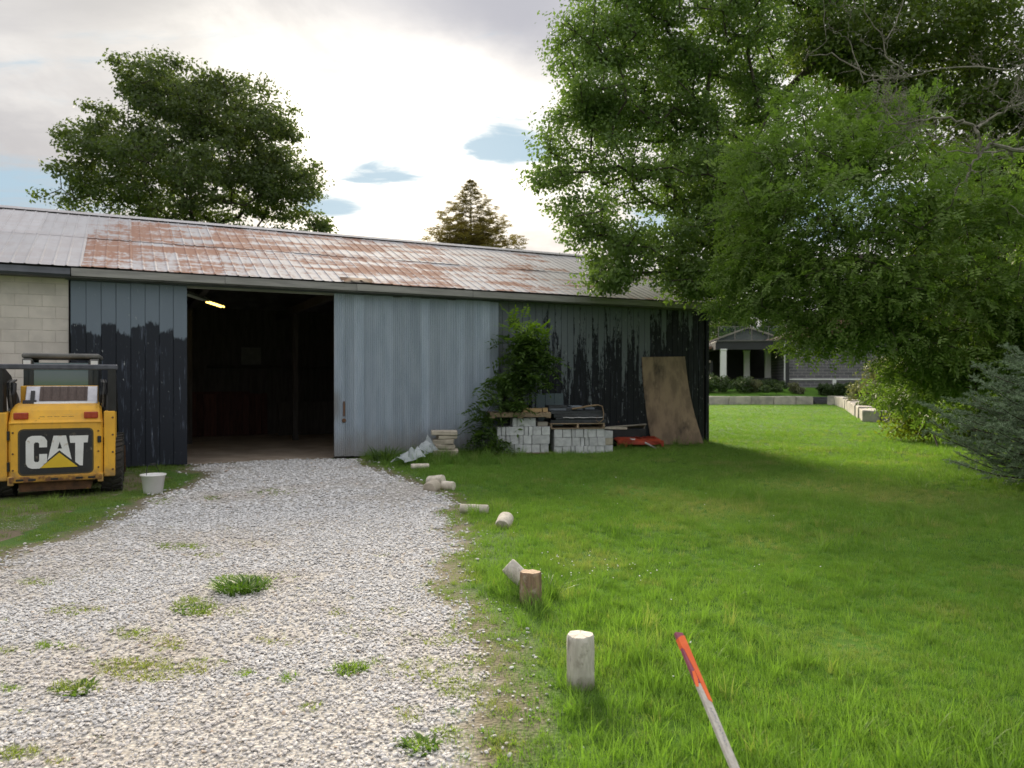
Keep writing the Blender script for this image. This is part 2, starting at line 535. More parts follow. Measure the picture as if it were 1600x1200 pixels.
M['gutter'] = mat('dark_gutter', (0.09, 0.10, 0.12), (0.06, 0.067, 0.08), 3, 0.5, 0.1, var=0)
M['soffit'] = mat('soffit_wood', (0.16, 0.16, 0.16), (0.10, 0.10, 0.10), 3, 0.9, 0.2, var=0)
M['redboard'] = mat('red_board', (0.12, 0.055, 0.042), (0.075, 0.036, 0.030), 4, 0.85, 0.3, 0.003, 20, (4, 4, 0.5), 0.25)
M['darkboard'] = mat('dark_board', (0.085, 0.078, 0.072), (0.055, 0.05, 0.046), 4, 0.9, 0.3, 0.003, 20, (4, 4, 0.5), 0.2)
M['paper'] = mat('faded_paper', (0.20, 0.20, 0.19), (0.15, 0.15, 0.14), 4, 0.9, 0.0, var=0)
M['dirt'] = mat('dirt_floor', (0.42, 0.35, 0.28), (0.30, 0.245, 0.195), 1.4, 0.95, 0.6, 0.02, 22, var=0, space='world', spots=((0.30, 0.25, 0.20), 5, 0.58, 0.7))

M['leaf_maple'] = leaf_mat('maple_leaf', (0.050, 0.078, 0.032), (0.115, 0.150, 0.060), 0.40)
M['leaf_big'] = leaf_mat('big_tree_leaf', (0.058, 0.108, 0.030), (0.170, 0.250, 0.075), 0.45, (1.25, 1.4, 0.6))
M['leaf_ash'] = leaf_mat('ash_leaf', (0.078, 0.138, 0.034), (0.250, 0.340, 0.092), 0.45, (1.2, 1.45, 0.6))
M['leaf_dark'] = leaf_mat('dark_tree_leaf', (0.045, 0.080, 0.022), (0.135, 0.185, 0.048), 0.42)
M['leaf_far'] = leaf_mat('far_tree_leaf', (0.045, 0.075, 0.035), (0.10, 0.145, 0.055), 0.4)
M['leaf_hedge'] = leaf_mat('hedge_leaf', (0.025, 0.052, 0.016), (0.060, 0.10, 0.028), 0.25)
M['leaf_yellow'] = leaf_mat('yellow_shrub_leaf', (0.065, 0.105, 0.016), (0.185, 0.225, 0.032), 0.48)
M['leaf_grey'] = leaf_mat('grey_shrub_leaf', (0.085, 0.105, 0.055), (0.19, 0.19, 0.12), 0.35)
M['leaf_sap'] = leaf_mat('sapling_leaf', (0.036, 0.076, 0.022), (0.110, 0.180, 0.045), 0.42)
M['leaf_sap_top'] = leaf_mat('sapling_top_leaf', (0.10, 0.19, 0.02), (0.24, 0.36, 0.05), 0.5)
M['needle'] = leaf_mat('spruce_needle', (0.085, 0.135, 0.075), (0.30, 0.39, 0.24), 0.15, (1, 1, 1))
M['needle_far'] = leaf_mat('far_spruce_needle', (0.085, 0.082, 0.035), (0.18, 0.155, 0.065), 0.5, (1.4, 1.3, 0.6))
M['weed'] = leaf_mat('weed_leaf', (0.045, 0.095, 0.018), (0.12, 0.22, 0.04), 0.35, pscale=4)
M['grass'] = grass_mat('grass_blade', (0.080, 0.165, 0.034), (0.260, 0.390, 0.082), (0.38, 0.34, 0.17), 0.45)

# painted board walls, worn to black
def worn_paint(name, paint, paint2, base, z0, zs, amp, xs=9.0, xfade=None, edge=0.06, fine=0.75, per=0.35):
    m, N, bs = new_mat(name)
    p = barn_pos(N)
    sep = N.new('ShaderNodeSeparateXYZ')
    N.l.new(p, sep.inputs[0])
    r = N.math('MULTIPLY', objrand(N), 17.0)
    q = N.vmath('ADD', N.mapping(p, scale=(xs, xs, 1.25)), N.comb(r, 0.0, 0.0))
    n = N.noise(q, 1.0, 6, 0.6)
    n_f = N.noise(N.mapping(p, scale=(30, 30, 9)), 1.0, 5, 0.7)
    s = N.math('MULTIPLY', N.math('SUBTRACT', sep.outputs[2], z0), zs)
    s = N.math('ADD', s, N.math('MULTIPLY', N.math('SUBTRACT', n, 0.5), amp))
    s = N.math('ADD', s, N.math('MULTIPLY', N.math('SUBTRACT', n_f, 0.5), amp * fine))
    rr = N.math('MULTIPLY', N.math('SUBTRACT', objrand(N), 0.5), amp * per)
    s = N.math('ADD', s, rr)
    if xfade:
        s = N.math('SUBTRACT', s, N.math('MULTIPLY', N.ramp(sep.outputs[0], *xfade[:2]), xfade[2]))
    f = N.ramp(s, -edge, edge)
    pc = N.mix(N.noise(N.mapping(p, scale=(3, 3, 0.8)), 1.5, 5), paint, paint2)
    bc = N.mix(N.ramp(N.noise(N.mapping(p, scale=(20, 20, 1.8)), 1.0, 6, 0.7), 0.57, 0.68), base, tuple(v * 4.5 + 0.03 for v in base))
    col = N.mix(f, bc, pc)
    # bare pale scuffs
    col = N.mix(N.ramp(N.noise(N.mapping(p, scale=(26, 26, 6)), 1.0, 4, 0.6), 0.67, 0.71), col, (0.34, 0.36, 0.38))
    setp(bs, N, color=col, rough=0.65, spec=0.35, normal=bump(N, N.math('ADD', f, N.noise(N.mapping(p, scale=(60, 60, 4)), 1.0, 4)), 0.35, 0.003))
    return m


M['wall_board'] = worn_paint('worn_grey_wall_paint', (0.165, 0.188, 0.212), (0.132, 0.154, 0.180), (0.010, 0.012, 0.019), 1.90, 0.42, 2.1, 10.0, (8.5, 12.4, 0.70))
M['door_board'] = worn_paint('worn_grey_door_paint', (0.180, 0.220, 0.275), (0.150, 0.187, 0.235), (0.014, 0.018, 0.028), 2.56, 1.9, 0.75, 4.0, None, 0.05, 0.45, 0.75)


def door_metal():
    m, N, bs = new_mat('blue_grey_siding')
    p = barn_pos(N)
    n = N.noise(N.mapping(p, scale=(4.5, 1, 0.9)), 1.2, 6, 0.6)
    col = N.mix(N.ramp(n, 0.3, 0.7), (0.310, 0.370, 0.450), (0.385, 0.445, 0.525))
    r = N.math('MULTIPLY_ADD', objrand(N), 0.24, 0.88)
    col = N.mix(1.0, col, N.comb(r, r, r), 'MULTIPLY')
    sep = N.new('ShaderNodeSeparateXYZ'); N.l.new(p, sep.inputs[0])
    # mud splashed up from the ground and grubby marks by the handle
    low = N.math('SUBTRACT', 1.0, N.ramp(N.math('ADD', sep.outputs[2], N.math('MULTIPLY', N.noise(N.mapping(p, scale=(6, 1, 2)), 1.5, 5), -0.5)), -0.2, 0.55))
    col = N.mix(N.math('MULTIPLY', low, 0.7), col, (0.22, 0.20, 0.17))
    hx = N.math('SUBTRACT', 1.0, N.ramp(sep.outputs[0], 2.66, 2.86))
    hz = N.math('MULTIPLY', N.ramp(sep.outputs[2], 0.6, 1.0), N.math('SUBTRACT', 1.0, N.ramp(sep.outputs[2], 1.2, 1.5)))
    col = N.mix(N.math('MULTIPLY', N.math('MULTIPLY', hx, hz), 0.6), col, (0.17, 0.15, 0.12))
    sm = N.ramp(N.noise(N.mapping(p, scale=(10, 1, 1.2)), 1.0, 6, 0.7), 0.60, 0.75)
    col = N.mix(N.math('MULTIPLY', sm, 0.5), col, (0.16, 0.19, 0.225))
    setp(bs, N, color=col, rough=0.5, spec=0.4)
    return m


M['siding'] = door_metal()


def roof_metal(name, rust_amt):
    m, N, bs = new_mat(name)
    p = barn_pos(N)
    r = objrand(N)
    n_b = N.noise(N.mapping(p, scale=(0.55, 2.6, 2.6)), 1.0, 7, 0.65, dist=0.4)
    n_s = N.noise(N.mapping(p, scale=(5.5, 1.2, 1.2)), 1.0, 6, 0.65)
    n_f = N.noise(N.mapping(p, scale=(14, 9, 9)), 1.0, 5, 0.7)
    s = N.math('ADD', N.math('MULTIPLY', n_b, 1.25), N.math('MULTIPLY', n_s, 0.55))
    s = N.math('ADD', s, N.math('MULTIPLY', n_f, 0.40))
    s = N.math('ADD', s, N.math('MULTIPLY', r, 0.16))
    sep = N.new('ShaderNodeSeparateXYZ'); N.l.new(p, sep.inputs[0])
    s = N.math('SUBTRACT', s, N.math('MULTIPLY', N.ramp(sep.outputs[0], 4.5, 12.0), 0.20))
    f = N.math('MULTIPLY', N.ramp(s, 1.06, 1.30), rust_amt)
    met = N.mix(n_s, (0.55, 0.545, 0.57), (0.42, 0.415, 0.44))
    rv = N.math('MULTIPLY_ADD', r, 0.22, 0.89)
    met = N.mix(1.0, met, N.comb(rv, rv, rv), 'MULTIPLY')
    rust = N.mix(n_f, (0.38, 0.200, 0.128), (0.25, 0.122, 0.080))
    col = N.mix(f, met, rust)
    setp(bs, N, color=col, rough=N.math('MULTIPLY_ADD', f, 0.2, 0.72), metal=0.0, spec=0.12, normal=bump(N, n_f, 0.25, 0.003))
    return m


M['roof_rust'] = roof_metal('rusty_roof_sheet', 0.88)
M['roof_pale'] = roof_metal('pale_roof_sheet', 0.10)


def ground_mats():
    # soil and thatch under the blades
    m, N, bs = new_mat('lawn_soil')
    p = position(N)
    n = N.noise(p, 0.5, 7, 0.6); n2 = N.noise(p, 9.0, 6, 0.7); n3 = N.noise(p, 0.09, 3, 0.5)
    col = N.mix(N.ramp(n, 0.3, 0.7), (0.04, 0.115, 0.012), (0.09, 0.22, 0.022))
    col = N.mix(N.math('MULTIPLY', N.ramp(n2, 0.45, 0.75), 0.45), col, (0.10, 0.085, 0.05))
    col = N.mix(N.math('MULTIPLY', n3, 0.4), col, (0.10, 0.16, 0.02))
    setp(bs, N, color=col, rough=0.95, spec=0.1, normal=bump(N, n2, 0.9, 0.05))
    M['lawn'] = m
    # limestone chips: the fines between the loose stones
    m, N, bs = new_mat('gravel_fines')
    p = position(N)
    vo = N.new('ShaderNodeTexVoronoi'); N.l.new(p, vo.inputs['Vector']); vo.inputs['Scale'].default_value = 46.0
    sepc = N.new('ShaderNodeSeparateColor'); N.l.new(vo.outputs['Color'], sepc.inputs[0])
    tone = N.mix(sepc.outputs[0], (0.36, 0.345, 0.325), (0.62, 0.60, 0.57))
    dirt = N.ramp(N.noise(p, 0.8, 6, 0.65), 0.50, 0.75)
    tone = N.mix(N.math('MULTIPLY', dirt, 0.35), tone, (0.34, 0.29, 0.225))
    edge = N.ramp(vo.outputs['Distance'], 0.30, 0.75)
    tone = N.mix(N.math('MULTIPLY', edge, 0.5), tone, (0.20, 0.185, 0.165))
    at = N.new('ShaderNodeAttribute'); at.attribute_name = 'edge'
    e = N.math('ADD', at.outputs['Fac'], N.math('MULTIPLY', N.math('SUBTRACT', N.noise(p, 11.0, 6, 0.7), 0.5), 0.45))
    soil = N.mix(N.noise(p, 16.0, 5, 0.7), (0.115, 0.100, 0.062), (0.20, 0.175, 0.125))
    tone = N.mix(N.ramp(e, -0.16, 0.10), tone, soil)
    tone = N.mix(N.ramp(e, 0.08, 0.40), tone, (0.065, 0.13, 0.022))
    setp(bs, N, color=tone, rough=0.9, spec=0.2, normal=bump(N, N.math('SUBTRACT', 1.0, vo.outputs['Distance']), 0.7, 0.012))
    M['gravel'] = m
    m, N, bs = new_mat('limestone_chip')
    a = N.new('ShaderNodeAttribute', attribute_type='INSTANCER'); a.attribute_name = 'tint'
    b = N.new('ShaderNodeAttribute', attribute_type='INSTANCER'); b.attribute_name = 'dry'
    col = N.mix(a.outputs['Fac'], (0.40, 0.40, 0.415), (0.72, 0.72, 0.725))
    col = N.mix(b.outputs['Fac'], col, (0.46, 0.36, 0.28))
    n = N.noise(N.new('ShaderNodeTexCoord').outputs['Object'], 2.0, 4, 0.6)
    col = N.mix(N.math('MULTIPLY', n, 0.3), col, (0.42, 0.40, 0.37))
    setp(bs, N, color=col, rough=0.8, spec=0.3)
    M['chip'] = m


ground_mats()


def ring_mat(name, c1, c2, freq, crack):
    m, N, bs = new_mat(name)
    p = N.new('ShaderNodeTexCoord').outputs['Object']
    n = N.noise(p, 14.0, 5, 0.6)
    sep = N.new('ShaderNodeSeparateXYZ'); N.l.new(p, sep.inputs[0])
    r = N.vmath('LENGTH', N.comb(sep.outputs[0], sep.outputs[1], 0.0))
    w = N.math('SINE', N.math('MULTIPLY', N.math('ADD', r, N.math('MULTIPLY', n, 0.012)), freq))
    col = N.mix(N.math('MULTIPLY_ADD', w, 0.35, 0.5), c1, c2)
    a = N.math('ARCTAN2', sep.outputs[1], sep.outputs[0])
    sp = N.math('POWER', N.math('ABSOLUTE', N.math('SINE', N.math('ADD', N.math('MULTIPLY', a, 2.5), N.math('MULTIPLY', n, 2.0)))), 40.0)
    col = N.mix(N.math('MULTIPLY', sp, 0.8), col, crack)
    col = N.mix(N.ramp(N.noise(p, 30.0, 5, 0.7), 0.5, 0.75), col, tuple(v * 0.7 for v in c1))
    setp(bs, N, color=col, rough=0.85, normal=bump(N, w, 0.2, 0.002))
    return m


M['log_end'] = ring_mat('log_cut_end', (0.50, 0.36, 0.24), (0.38, 0.26, 0.165), 900.0, (0.14, 0.09, 0.06))
M['white_end'] = ring_mat('pale_cut_end', (0.66, 0.62, 0.55), (0.56, 0.52, 0.45), 900.0, (0.25, 0.22, 0.18))


def bark_mat(name, c1, c2, dark, sc):
    m, N, bs = new_mat(name)
    p = N.vmath('ADD', N.new('ShaderNodeTexCoord').outputs['Object'], N.comb(N.math('MULTIPLY', objrand(N), 9.0), 0.0, 0.0))
    q = N.mapping(p, scale=(sc, sc, sc * 0.22))
    n = N.noise(q, 1.0, 7, 0.65); n2 = N.noise(p, 16.0, 6, 0.65)
    col = N.mix(N.ramp(n, 0.38, 0.62), c1, c2)
    col = N.mix(N.ramp(n2, 0.52, 0.70), col, dark)
    col = N.mix(N.ramp(N.noise(N.mapping(p, scale=(60, 60, 5)), 1.0, 4, 0.6), 0.62, 0.70), col, tuple(v * 0.45 for v in c2))
    sep = N.new('ShaderNodeSeparateXYZ'); N.l.new(p, sep.inputs[0])
    low = N.math('SUBTRACT', 1.0, N.ramp(N.math('ADD', sep.outputs[2], N.math('MULTIPLY', n2, -0.06)), -0.01, 0.07))
    col = N.mix(N.math('MULTIPLY', low, 0.6), col, (0.12, 0.11, 0.06))
    setp(bs, N, color=col, rough=0.9, spec=0.2, normal=bump(N, N.math('ADD', n, N.math('MULTIPLY', n2, 0.6)), 0.9, 0.012))
    return m


M['log_bark'] = bark_mat('brown_log_bark', (0.34, 0.235, 0.155), (0.21, 0.145, 0.10), (0.40, 0.34, 0.26), 26)
M['white_log'] = bark_mat('pale_log_bark', (0.62, 0.59, 0.53), (0.47, 0.445, 0.39), (0.36, 0.335, 0.285), 22)


def verge_mat():
    m, N, bs = new_mat('worn_verge')
    p = position(N)
    n = N.noise(p, 1.1, 6, 0.65); n2 = N.noise(p, 14.0, 5, 0.7)
    col = N.mix(N.ramp(n, 0.38, 0.62), (0.20, 0.165, 0.115), (0.10, 0.15, 0.04))
    vo = N.new('ShaderNodeTexVoronoi'); N.l.new(p, vo.inputs['Vector']); vo.inputs['Scale'].default_value = 38.0
    chip = N.math('MULTIPLY', N.math('SUBTRACT', 1.0, N.ramp(vo.outputs['Distance'], 0.20, 0.34)), N.ramp(N.noise(p, 2.2, 5, 0.6), 0.46, 0.56))
    col = N.mix(chip, col, (0.55, 0.53, 0.50))
    col = N.mix(N.math('MULTIPLY', n2, 0.4), col, (0.09, 0.075, 0.05))
    setp(bs, N, color=col, rough=0.95, spec=0.1, normal=bump(N, n2, 0.8, 0.03))
    M['verge'] = m


verge_mat()


def brick_far():
    m, N, bs = new_mat('grey_brick')
    v = N.mapping(position(N), rot=(R(90), 0, 0))
    br = N.new('ShaderNodeTexBrick')
    N.l.new(N.mapping(N.new('ShaderNodeTexCoord').outputs['Object'], rot=(R(-90), 0, 0)), br.inputs['Vector'])
    br.inputs['Color1'].default_value = (0.105, 0.10, 0.115, 1)
    br.inputs['Color2'].default_value = (0.15, 0.14, 0.16, 1)
    br.inputs['Mortar'].default_value = (0.26, 0.25, 0.26, 1)
    br.inputs['Scale'].default_value = 1.0
    br.inputs['Brick Width'].default_value = 0.6
    br.inputs['Row Height'].default_value = 0.22
    br.inputs['Mortar Size'].default_value = 0.02
    setp(bs, N, color=br.outputs['Color'], rough=0.85, normal=bump(N, br.outputs['Fac'], -0.3, 0.01))
    M['brick'] = m


brick_far()


def glass_mat(name, tint, alpha):
    m, N, bs = new_mat(name)
    setp(bs, N, color=tint, rough=0.05, spec=0.8)
    tr = N.new('ShaderNodeBsdfTransparent')
    tr.inputs[0].default_value = (0.90, 0.95, 0.94, 1)
    mx = N.new('ShaderNodeMixShader')
    mx.inputs[0].default_value = alpha
    N.l.new(tr.outputs[0], mx.inputs[1]); N.l.new(bs.outputs[0], mx.inputs[2])
    N.l.new(mx.outputs[0], N.n['Material Output'].inputs[0])
    return m


M['glass'] = glass_mat('rail_glass', (0.10, 0.14, 0.14), 0.10)
_m, _N, _b = new_mat('cab_glass')
setp(_b, _N, color=(0.10, 0.15, 0.165), rough=0.06, spec=1.0, coat=1.0)  # bluish base colour stands in for sky reflected in the glass
M['cab_glass'] = _m
_m, _N, _b = new_mat('crumpled_film')
setp(_b, _N, color=(0.55, 0.60, 0.64), rough=0.25, spec=0.6)
_tr = _N.new('ShaderNodeBsdfTransparent'); _mx = _N.new('ShaderNodeMixShader'); _mx.inputs[0].default_value = 0.62
_N.l.new(_tr.outputs[0], _mx.inputs[1]); _N.l.new(_b.outputs[0], _mx.inputs[2]); _N.l.new(_mx.outputs[0], _N.n['Material Output'].inputs[0])
M['film'] = _m
_m, _N, _b = new_mat('lit_tube')
_b.inputs['Base Color'].default_value = (0.9, 0.8, 0.5, 1)
_b.inputs['Emission Color'].default_value = (1.0, 0.62, 0.13, 1)
_b.inputs['Emission Strength'].default_value = 2.2
M['lit'] = _m

# ================================================================== GROUND
DOOR_A, DOOR_B = -0.08, 2.646
_right = [(560, 722), (578, 733), (622, 746), (676, 763), (702, 782), (690, 800), (697, 838), (682, 880), (664, 925), (722, 962), (742, 1010), (772, 1056), (786, 1092), (768, 1130), (740, 1200)]
_left = [(15, 886), (62, 860), (122, 846), (196, 806), (218, 790), (262, 776), (305, 762), (346, 744), (300, 733)]
poly = [BP(2.95, -0.02).xy] + [G(*p).xy for p in _right] + [Vector((-0.22, 2.2)), Vector((-0.3, 0.5)), Vector((0.6, -3)), Vector((-6, -4)), Vector((-7, 1)), Vector((-5.6, 4.6)), Vector((-4.3, 5.75))] + [G(*p).xy for p in _left] + [BP(DOOR_A + 0.05, -0.02).xy, BP(DOOR_A + 0.02, 0.1).xy, BP(DOOR_B - 0.02, 0.1).xy]
POLY = np.array([(p[0], p[1]) for p in poly])


def poly_sd(P):
    """signed distance to the gravel's outline, negative inside"""
    x, y = P[:, 0], P[:, 1]
    d = np.full(len(P), 1e9)
    ins = np.zeros(len(P), bool)
    n = len(POLY)
    for i in range(n):
        a = POLY[i]; b = POLY[(i + 1) % n]
        e = b - a
        w = P - a
        t = np.clip((w @ e) / (e @ e), 0, 1)
        q = w - t[:, None] * e
        d = np.minimum(d, (q * q).sum(1))
        c = ((a[1] > y) != (b[1] > y))
        with np.errstate(divide='ignore', invalid='ignore'):
            xi = (b[0] - a[0]) * (y - a[1]) / (b[1] - a[1]) + a[0]
        ins ^= c & (x < xi)
    d = np.sqrt(d)
    return np.where(ins, -d, d)


def build_ground():
    bm = bmesh.new()
    s = 1500
    vs = [bm.verts.new((x, y, 0)) for x, y in ((-s, -s), (s, -s), (s, s), (-s, s))]
    bm.faces.new(vs)
    obj('lawn', bm, M['lawn'], kind='structure')
    # the drive: a fine sheet that thins out into soil along its ragged edge
    st = 0.07
    xs = np.arange(-8.2, 2.6, st); ys = np.arange(-4.2, 17.0, st)
    XX, YY = np.meshgrid(xs, ys)
    P = np.stack([XX.ravel(), YY.ravel()], 1)
    sdv = poly_sd(P)
    rag = (fbm(P[:, 0], P[:, 1], 1.1, 5) - 0.5) * 0.55 + (fbm(P[:, 0], P[:, 1], 4.2, 9) - 0.5) * 0.30
    w = P - np.array([B0.x, B0.y])
    tt = w @ np.array([BU.x, BU.y]); dd = w @ np.array([BN.x, BN.y])
    ok = (sdv < 0.75) & (dd < np.where((tt > DOOR_A) & (tt < DOOR_B), 0.16, -0.13))
    ok = ok.reshape(XX.shape)
    idx = np.arange(len(P)).reshape(XX.shape)
    q = ok[:-1, :-1] & ok[1:, :-1] & ok[:-1, 1:] & ok[1:, 1:]
    F = np.stack([idx[:-1, :-1][q], idx[:-1, 1:][q], idx[1:, 1:][q], idx[1:, :-1][q]], 1)
    use, inv = np.unique(F, return_inverse=True)
    V = np.concatenate([P[use], np.full((len(use), 1), 0.005)], 1)
    me = np_mesh('gravel_drive', V, inv.reshape(F.shape))
    at = me.attributes.new('edge', 'FLOAT', 'POINT')
    at.data.foreach_set('value', (sdv + rag)[use].astype(np.float32))
    obj('gravel_drive', me, M['gravel'], kind='structure')
    bm = bmesh.new()
    ring = [(-12.5, 3.2), (-5.0, 4.2), (-2.0, 7.5), (-2.6, 11.0), (-4.2, 13.4), (-6.0, 14.35), (-9.0, 12.8), (-13.5, 10.5)]
    bm.faces.new([bm.verts.new((x, y, 0.002)) for x, y in ring])
    obj('worn_verge', bm, M['verge'], kind='structure')
    # earth floor in the barn
    bm = bmesh.new()
    q = [BP(-1.9, 0.12, 0.010), BP(12.2, 0.12, 0.010), BP(12.2, 7.9, 0.010), BP(-1.9, 7.9, 0.010)]
    bm.faces.new([bm.verts.new(p) for p in q])
    obj('barn_floor', bm, M['dirt'], kind='structure')


build_ground()

# ================================================================== BARN
EAVE_Z, EAVE_D, RIDGE_Z, RIDGE_D, BARN_D = 3.555, -0.36, 5.27, 4.0, 8.0
T0, T1 = -6.6, 12.45
PITCH = math.atan2(RIDGE_Z - EAVE_Z, RIDGE_D - EAVE_D)
SLOPE = math.hypot(RIDGE_Z - EAVE_Z, RIDGE_D - EAVE_D)


def rib_sheet(name, width, length, pitch, h, top, m, seed=0, rows=2, wob=0.006):
    """ribbed metal sheet in its own x,y plane"""
    rnd = random.Random(seed)
    xs = []
    k = round(width / pitch)
    for i in range(k):
        x = i * pitch
        xs += [(x, 0), (x + pitch - top * 2.2, 0), (x + pitch - top * 1.6, h), (x + pitch - top * 0.6, h)]
    xs.append((k * pitch, 0.0))
    xs.append((k * pitch + top * 0.7, 0.0))
    bm = bmesh.new()
    grid = []
    for r in range(rows + 1):
        y = length * r / rows
        off = rnd.uniform(-wob, wob)
        grid.append([bm.verts.new((x, y + (rnd.uniform(-wob, wob) * 1.5 if r in (0,) else 0), z + off)) for x, z in xs])
    for r in range(rows):
        for i in range(len(xs) - 1):
            bm.faces.new((grid[r][i], grid[r][i + 1], grid[r + 1][i + 1], grid[r + 1][i]))
    me = bpy.data.meshes.new(name)
    bm.to_mesh(me); bm.free()
    me.materials.append(m)
    return me


def build_barn():
    b = thing('barn', 'long low barn with a rusty ribbed metal roof and a wide open doorway', 'barn', B0, B_YAW)
    # roof deck under the sheets, added to stop light leaking between them
    bm = bmesh.new()
    th = 0.05
    e, r = Vector((0, EAVE_D + 0.05, EAVE_Z - 0.035)), Vector((0, RIDGE_D, RIDGE_Z - 0.02))
    back = Vector((0, 2 * RIDGE_D - EAVE_D - 0.05, EAVE_Z - 0.035))
    dn = Vector((0, 0, -th))
    prof = [e, r, back, back + dn, r + dn, e + dn]
    A = [bm.verts.new((T0 + 0.02, p.y, p.z)) for p in prof]
    C = [bm.verts.new((T1 - 0.02, p.y, p.z)) for p in prof]
    for k in range(6):
        bm.faces.new((A[k], C[k], C[(k + 1) % 6], A[(k + 1) % 6]))
    bm.faces.new(A[::-1]); bm.faces.new(C)
    roof = obj('roof', bm, M['soffit'], b)
    rp = [rib_sheet('roof_sheet', 0.8, SLOPE / 2 + 0.10, 0.2, 0.011, 0.020, M['roof_rust'], s) for s in range(4)]
    pp = [rib_sheet('roof_sheet', 0.8, SLOPE / 2 + 0.10, 0.2, 0.011, 0.020, M['roof_pale'], s + 9) for s in range(3)]
    bk = rib_sheet('roof_sheet', 0.8, SLOPE, 0.2, 0.024, 0.024, M['roof_rust'], 3)
    n = int((T1 - T0) / 0.8) + 1
    split = -1.80
    k0 = math.ceil((split - T0) / 0.8)
    for i in range(n):
        x = split + (i - k0) * 0.8
        for row in range(2):
            me = random.choice(pp if i < k0 else rp)
            s0 = row * (SLOPE / 2 - 0.03)
            lift = 0.004 + row * 0.0 + (0.028 if row else 0.0) * 0
            y = EAVE_D + s0 * math.cos(PITCH)
            z = EAVE_Z + s0 * math.sin(PITCH) + (0.006 if row == 0 else 0.014)
            o = obj('roof_sheet', me, None, roof, (x + random.uniform(-.006, .006), y + random.uniform(-.006, .004), z), (PITCH + random.uniform(-.0015, .0015), random.uniform(-.001, .001), random.uniform(-.002, .002)))
        o = obj('roof_sheet', bk, None, roof, (x + 0.8, 2 * RIDGE_D - EAVE_D, EAVE_Z + 0.006), (PITCH, 0, math.pi))
    # a lifted corner at the eave
    bm = bmesh.new()
    pts = [(2.75, 0), (2.95, 0.045), (3.12, 0.06), (3.3, 0.025), (3.42, 0)]
    for k in range(len(pts) - 1):
        (xa, za), (xb, zb) = pts[k], pts[k + 1]
        bm.faces.new([bm.verts.new(v) for v in ((xa, EAVE_D - .015, EAVE_Z + za), (xb, EAVE_D - .015, EAVE_Z + zb), (xb, EAVE_D + .25, EAVE_Z + 0.135), (xa, EAVE_D + .25, EAVE_Z + .135))])
    obj('curled_sheet_edge', bm, M['rust'], roof)
    # ridge cap
    bm = bmesh.new()
    w = 0.16
    a = [(T0, RIDGE_D - w, RIDGE_Z - w * math.tan(PITCH) + 0.052), (T0, RIDGE_D, RIDGE_Z + 0.07), (T0, RIDGE_D + w, RIDGE_Z - w * math.tan(PITCH) + 0.052)]
    A = [bm.verts.new(p) for p in a]; C = [bm.verts.new((T1, p[1], p[2])) for p in a]
    bm.faces.new((A[0], C[0], C[1], A[1])); bm.faces.new((A[1], C[1], C[2], A[2]))
    obj('ridge_cap', bm, M['roof_pale'], roof)
    # fascia boards and the dark gutter over the block wall
    xs = [-1.95, 0.55, 3.05, 5.6, 8.2, 10.7, T1 - 0.01]
    for i in range(len(xs) - 1):
        bm = box_bm(xs[i + 1] - xs[i] - 0.006, 0.035, 0.135, 0.004, seg=1)
        obj('fascia_board', bm, M['fascia'], b, ((xs[i] + xs[i + 1]) / 2, EAVE_D + 0.03 + random.uniform(-.004, .004), EAVE_Z - 0.088 + random.uniform(-.008, .004)), (0, random.uniform(-.002, .002), 0))
    bm = bmesh.new()
    gp = [(0, 0), (-0.02, -0.06), (-0.05, -0.11), (-0.02, -0.15), (0.06, -0.16), (0.10, -0.13), (0.10, 0.0)]
    A = [bm.verts.new((T0, EAVE_D + 0.02 + y, EAVE_Z - 0.01 + z)) for y, z in gp]
    C = [bm.verts.new((-1.96, EAVE_D + 0.02 + y, EAVE_Z - 0.03 + z)) for y, z in gp]
    for k in range(len(gp) - 1):
        bm.faces.new((A[k], C[k], C[k + 1], A[k + 1]))
    bm.faces.new(C)
    obj('gutter', bm, M['gutter'], b)
    # soffit
    bm = box_bm(T1 - T0 - 0.1, 0.33, 0.02, c=((T0 + T1) / 2, EAVE_D + 0.21, EAVE_Z - 0.17))
    obj('soffit', bm, M['soffit'], b)
    # rake boards on the far gable
    for s in (0, 1):
        bm = box_bm(0.03, SLOPE + 0.02, 0.16)
        y = (EAVE_D + RIDGE_D) / 2 if s == 0 else 2 * RIDGE_D - (EAVE_D + RIDGE_D) / 2
        obj('rake_board', bm, M['fascia'], b, (T1 + 0.012, y, (EAVE_Z + RIDGE_Z) / 2 - 0.08), (PITCH if s == 0 else -PITCH, 0, 0))
    top = 3.62
    # walls (backing), open at the doorway
    def wall(x0, x1, y, t, z0, z1, m):
        return obj('wall', box_bm(x1 - x0, t, z1 - z0, c=((x0 + x1) / 2, y + t / 2, (z0 + z1) / 2)), m, b)
    wall(-1.98, DOOR_A - 0.04, 0.045, 0.10, 0, top, M['darkboard'])
    wall(DOOR_A - 0.04, DOOR_B + 0.05, 0.045, 0.10, 3.40, top, M['darkboard'])
    wall(DOOR_B + 0.05, 6.3, 0.04, 0.10, 0, top, M['darkboard'])
    w1 = wall(6.3, T1 - 0.06, 0.04, 0.10, 0, top, M['darkboard'])
    # backing of the right hand boards, one board at a time
    bw = 0.171
    nb = int((T1 - 0.04 - 6.30) / bw)
    bms = [box_me('wall_board', bw - 0.012, 0.022, 3.40, M['wall_board'], 0.004, jit=0.0012) for _ in range(3)]
    for i in range(nb):
        obj('wall_board', random.choice(bms), None, w1, (6.31 + bw * (i + 0.5), 0.026 + random.uniform(-.004, .004), 1.70 + 0.03 + random.uniform(-.01, .01)), (0, random.uniform(-.0015, .0015), random.uniform(-.01, .01)))
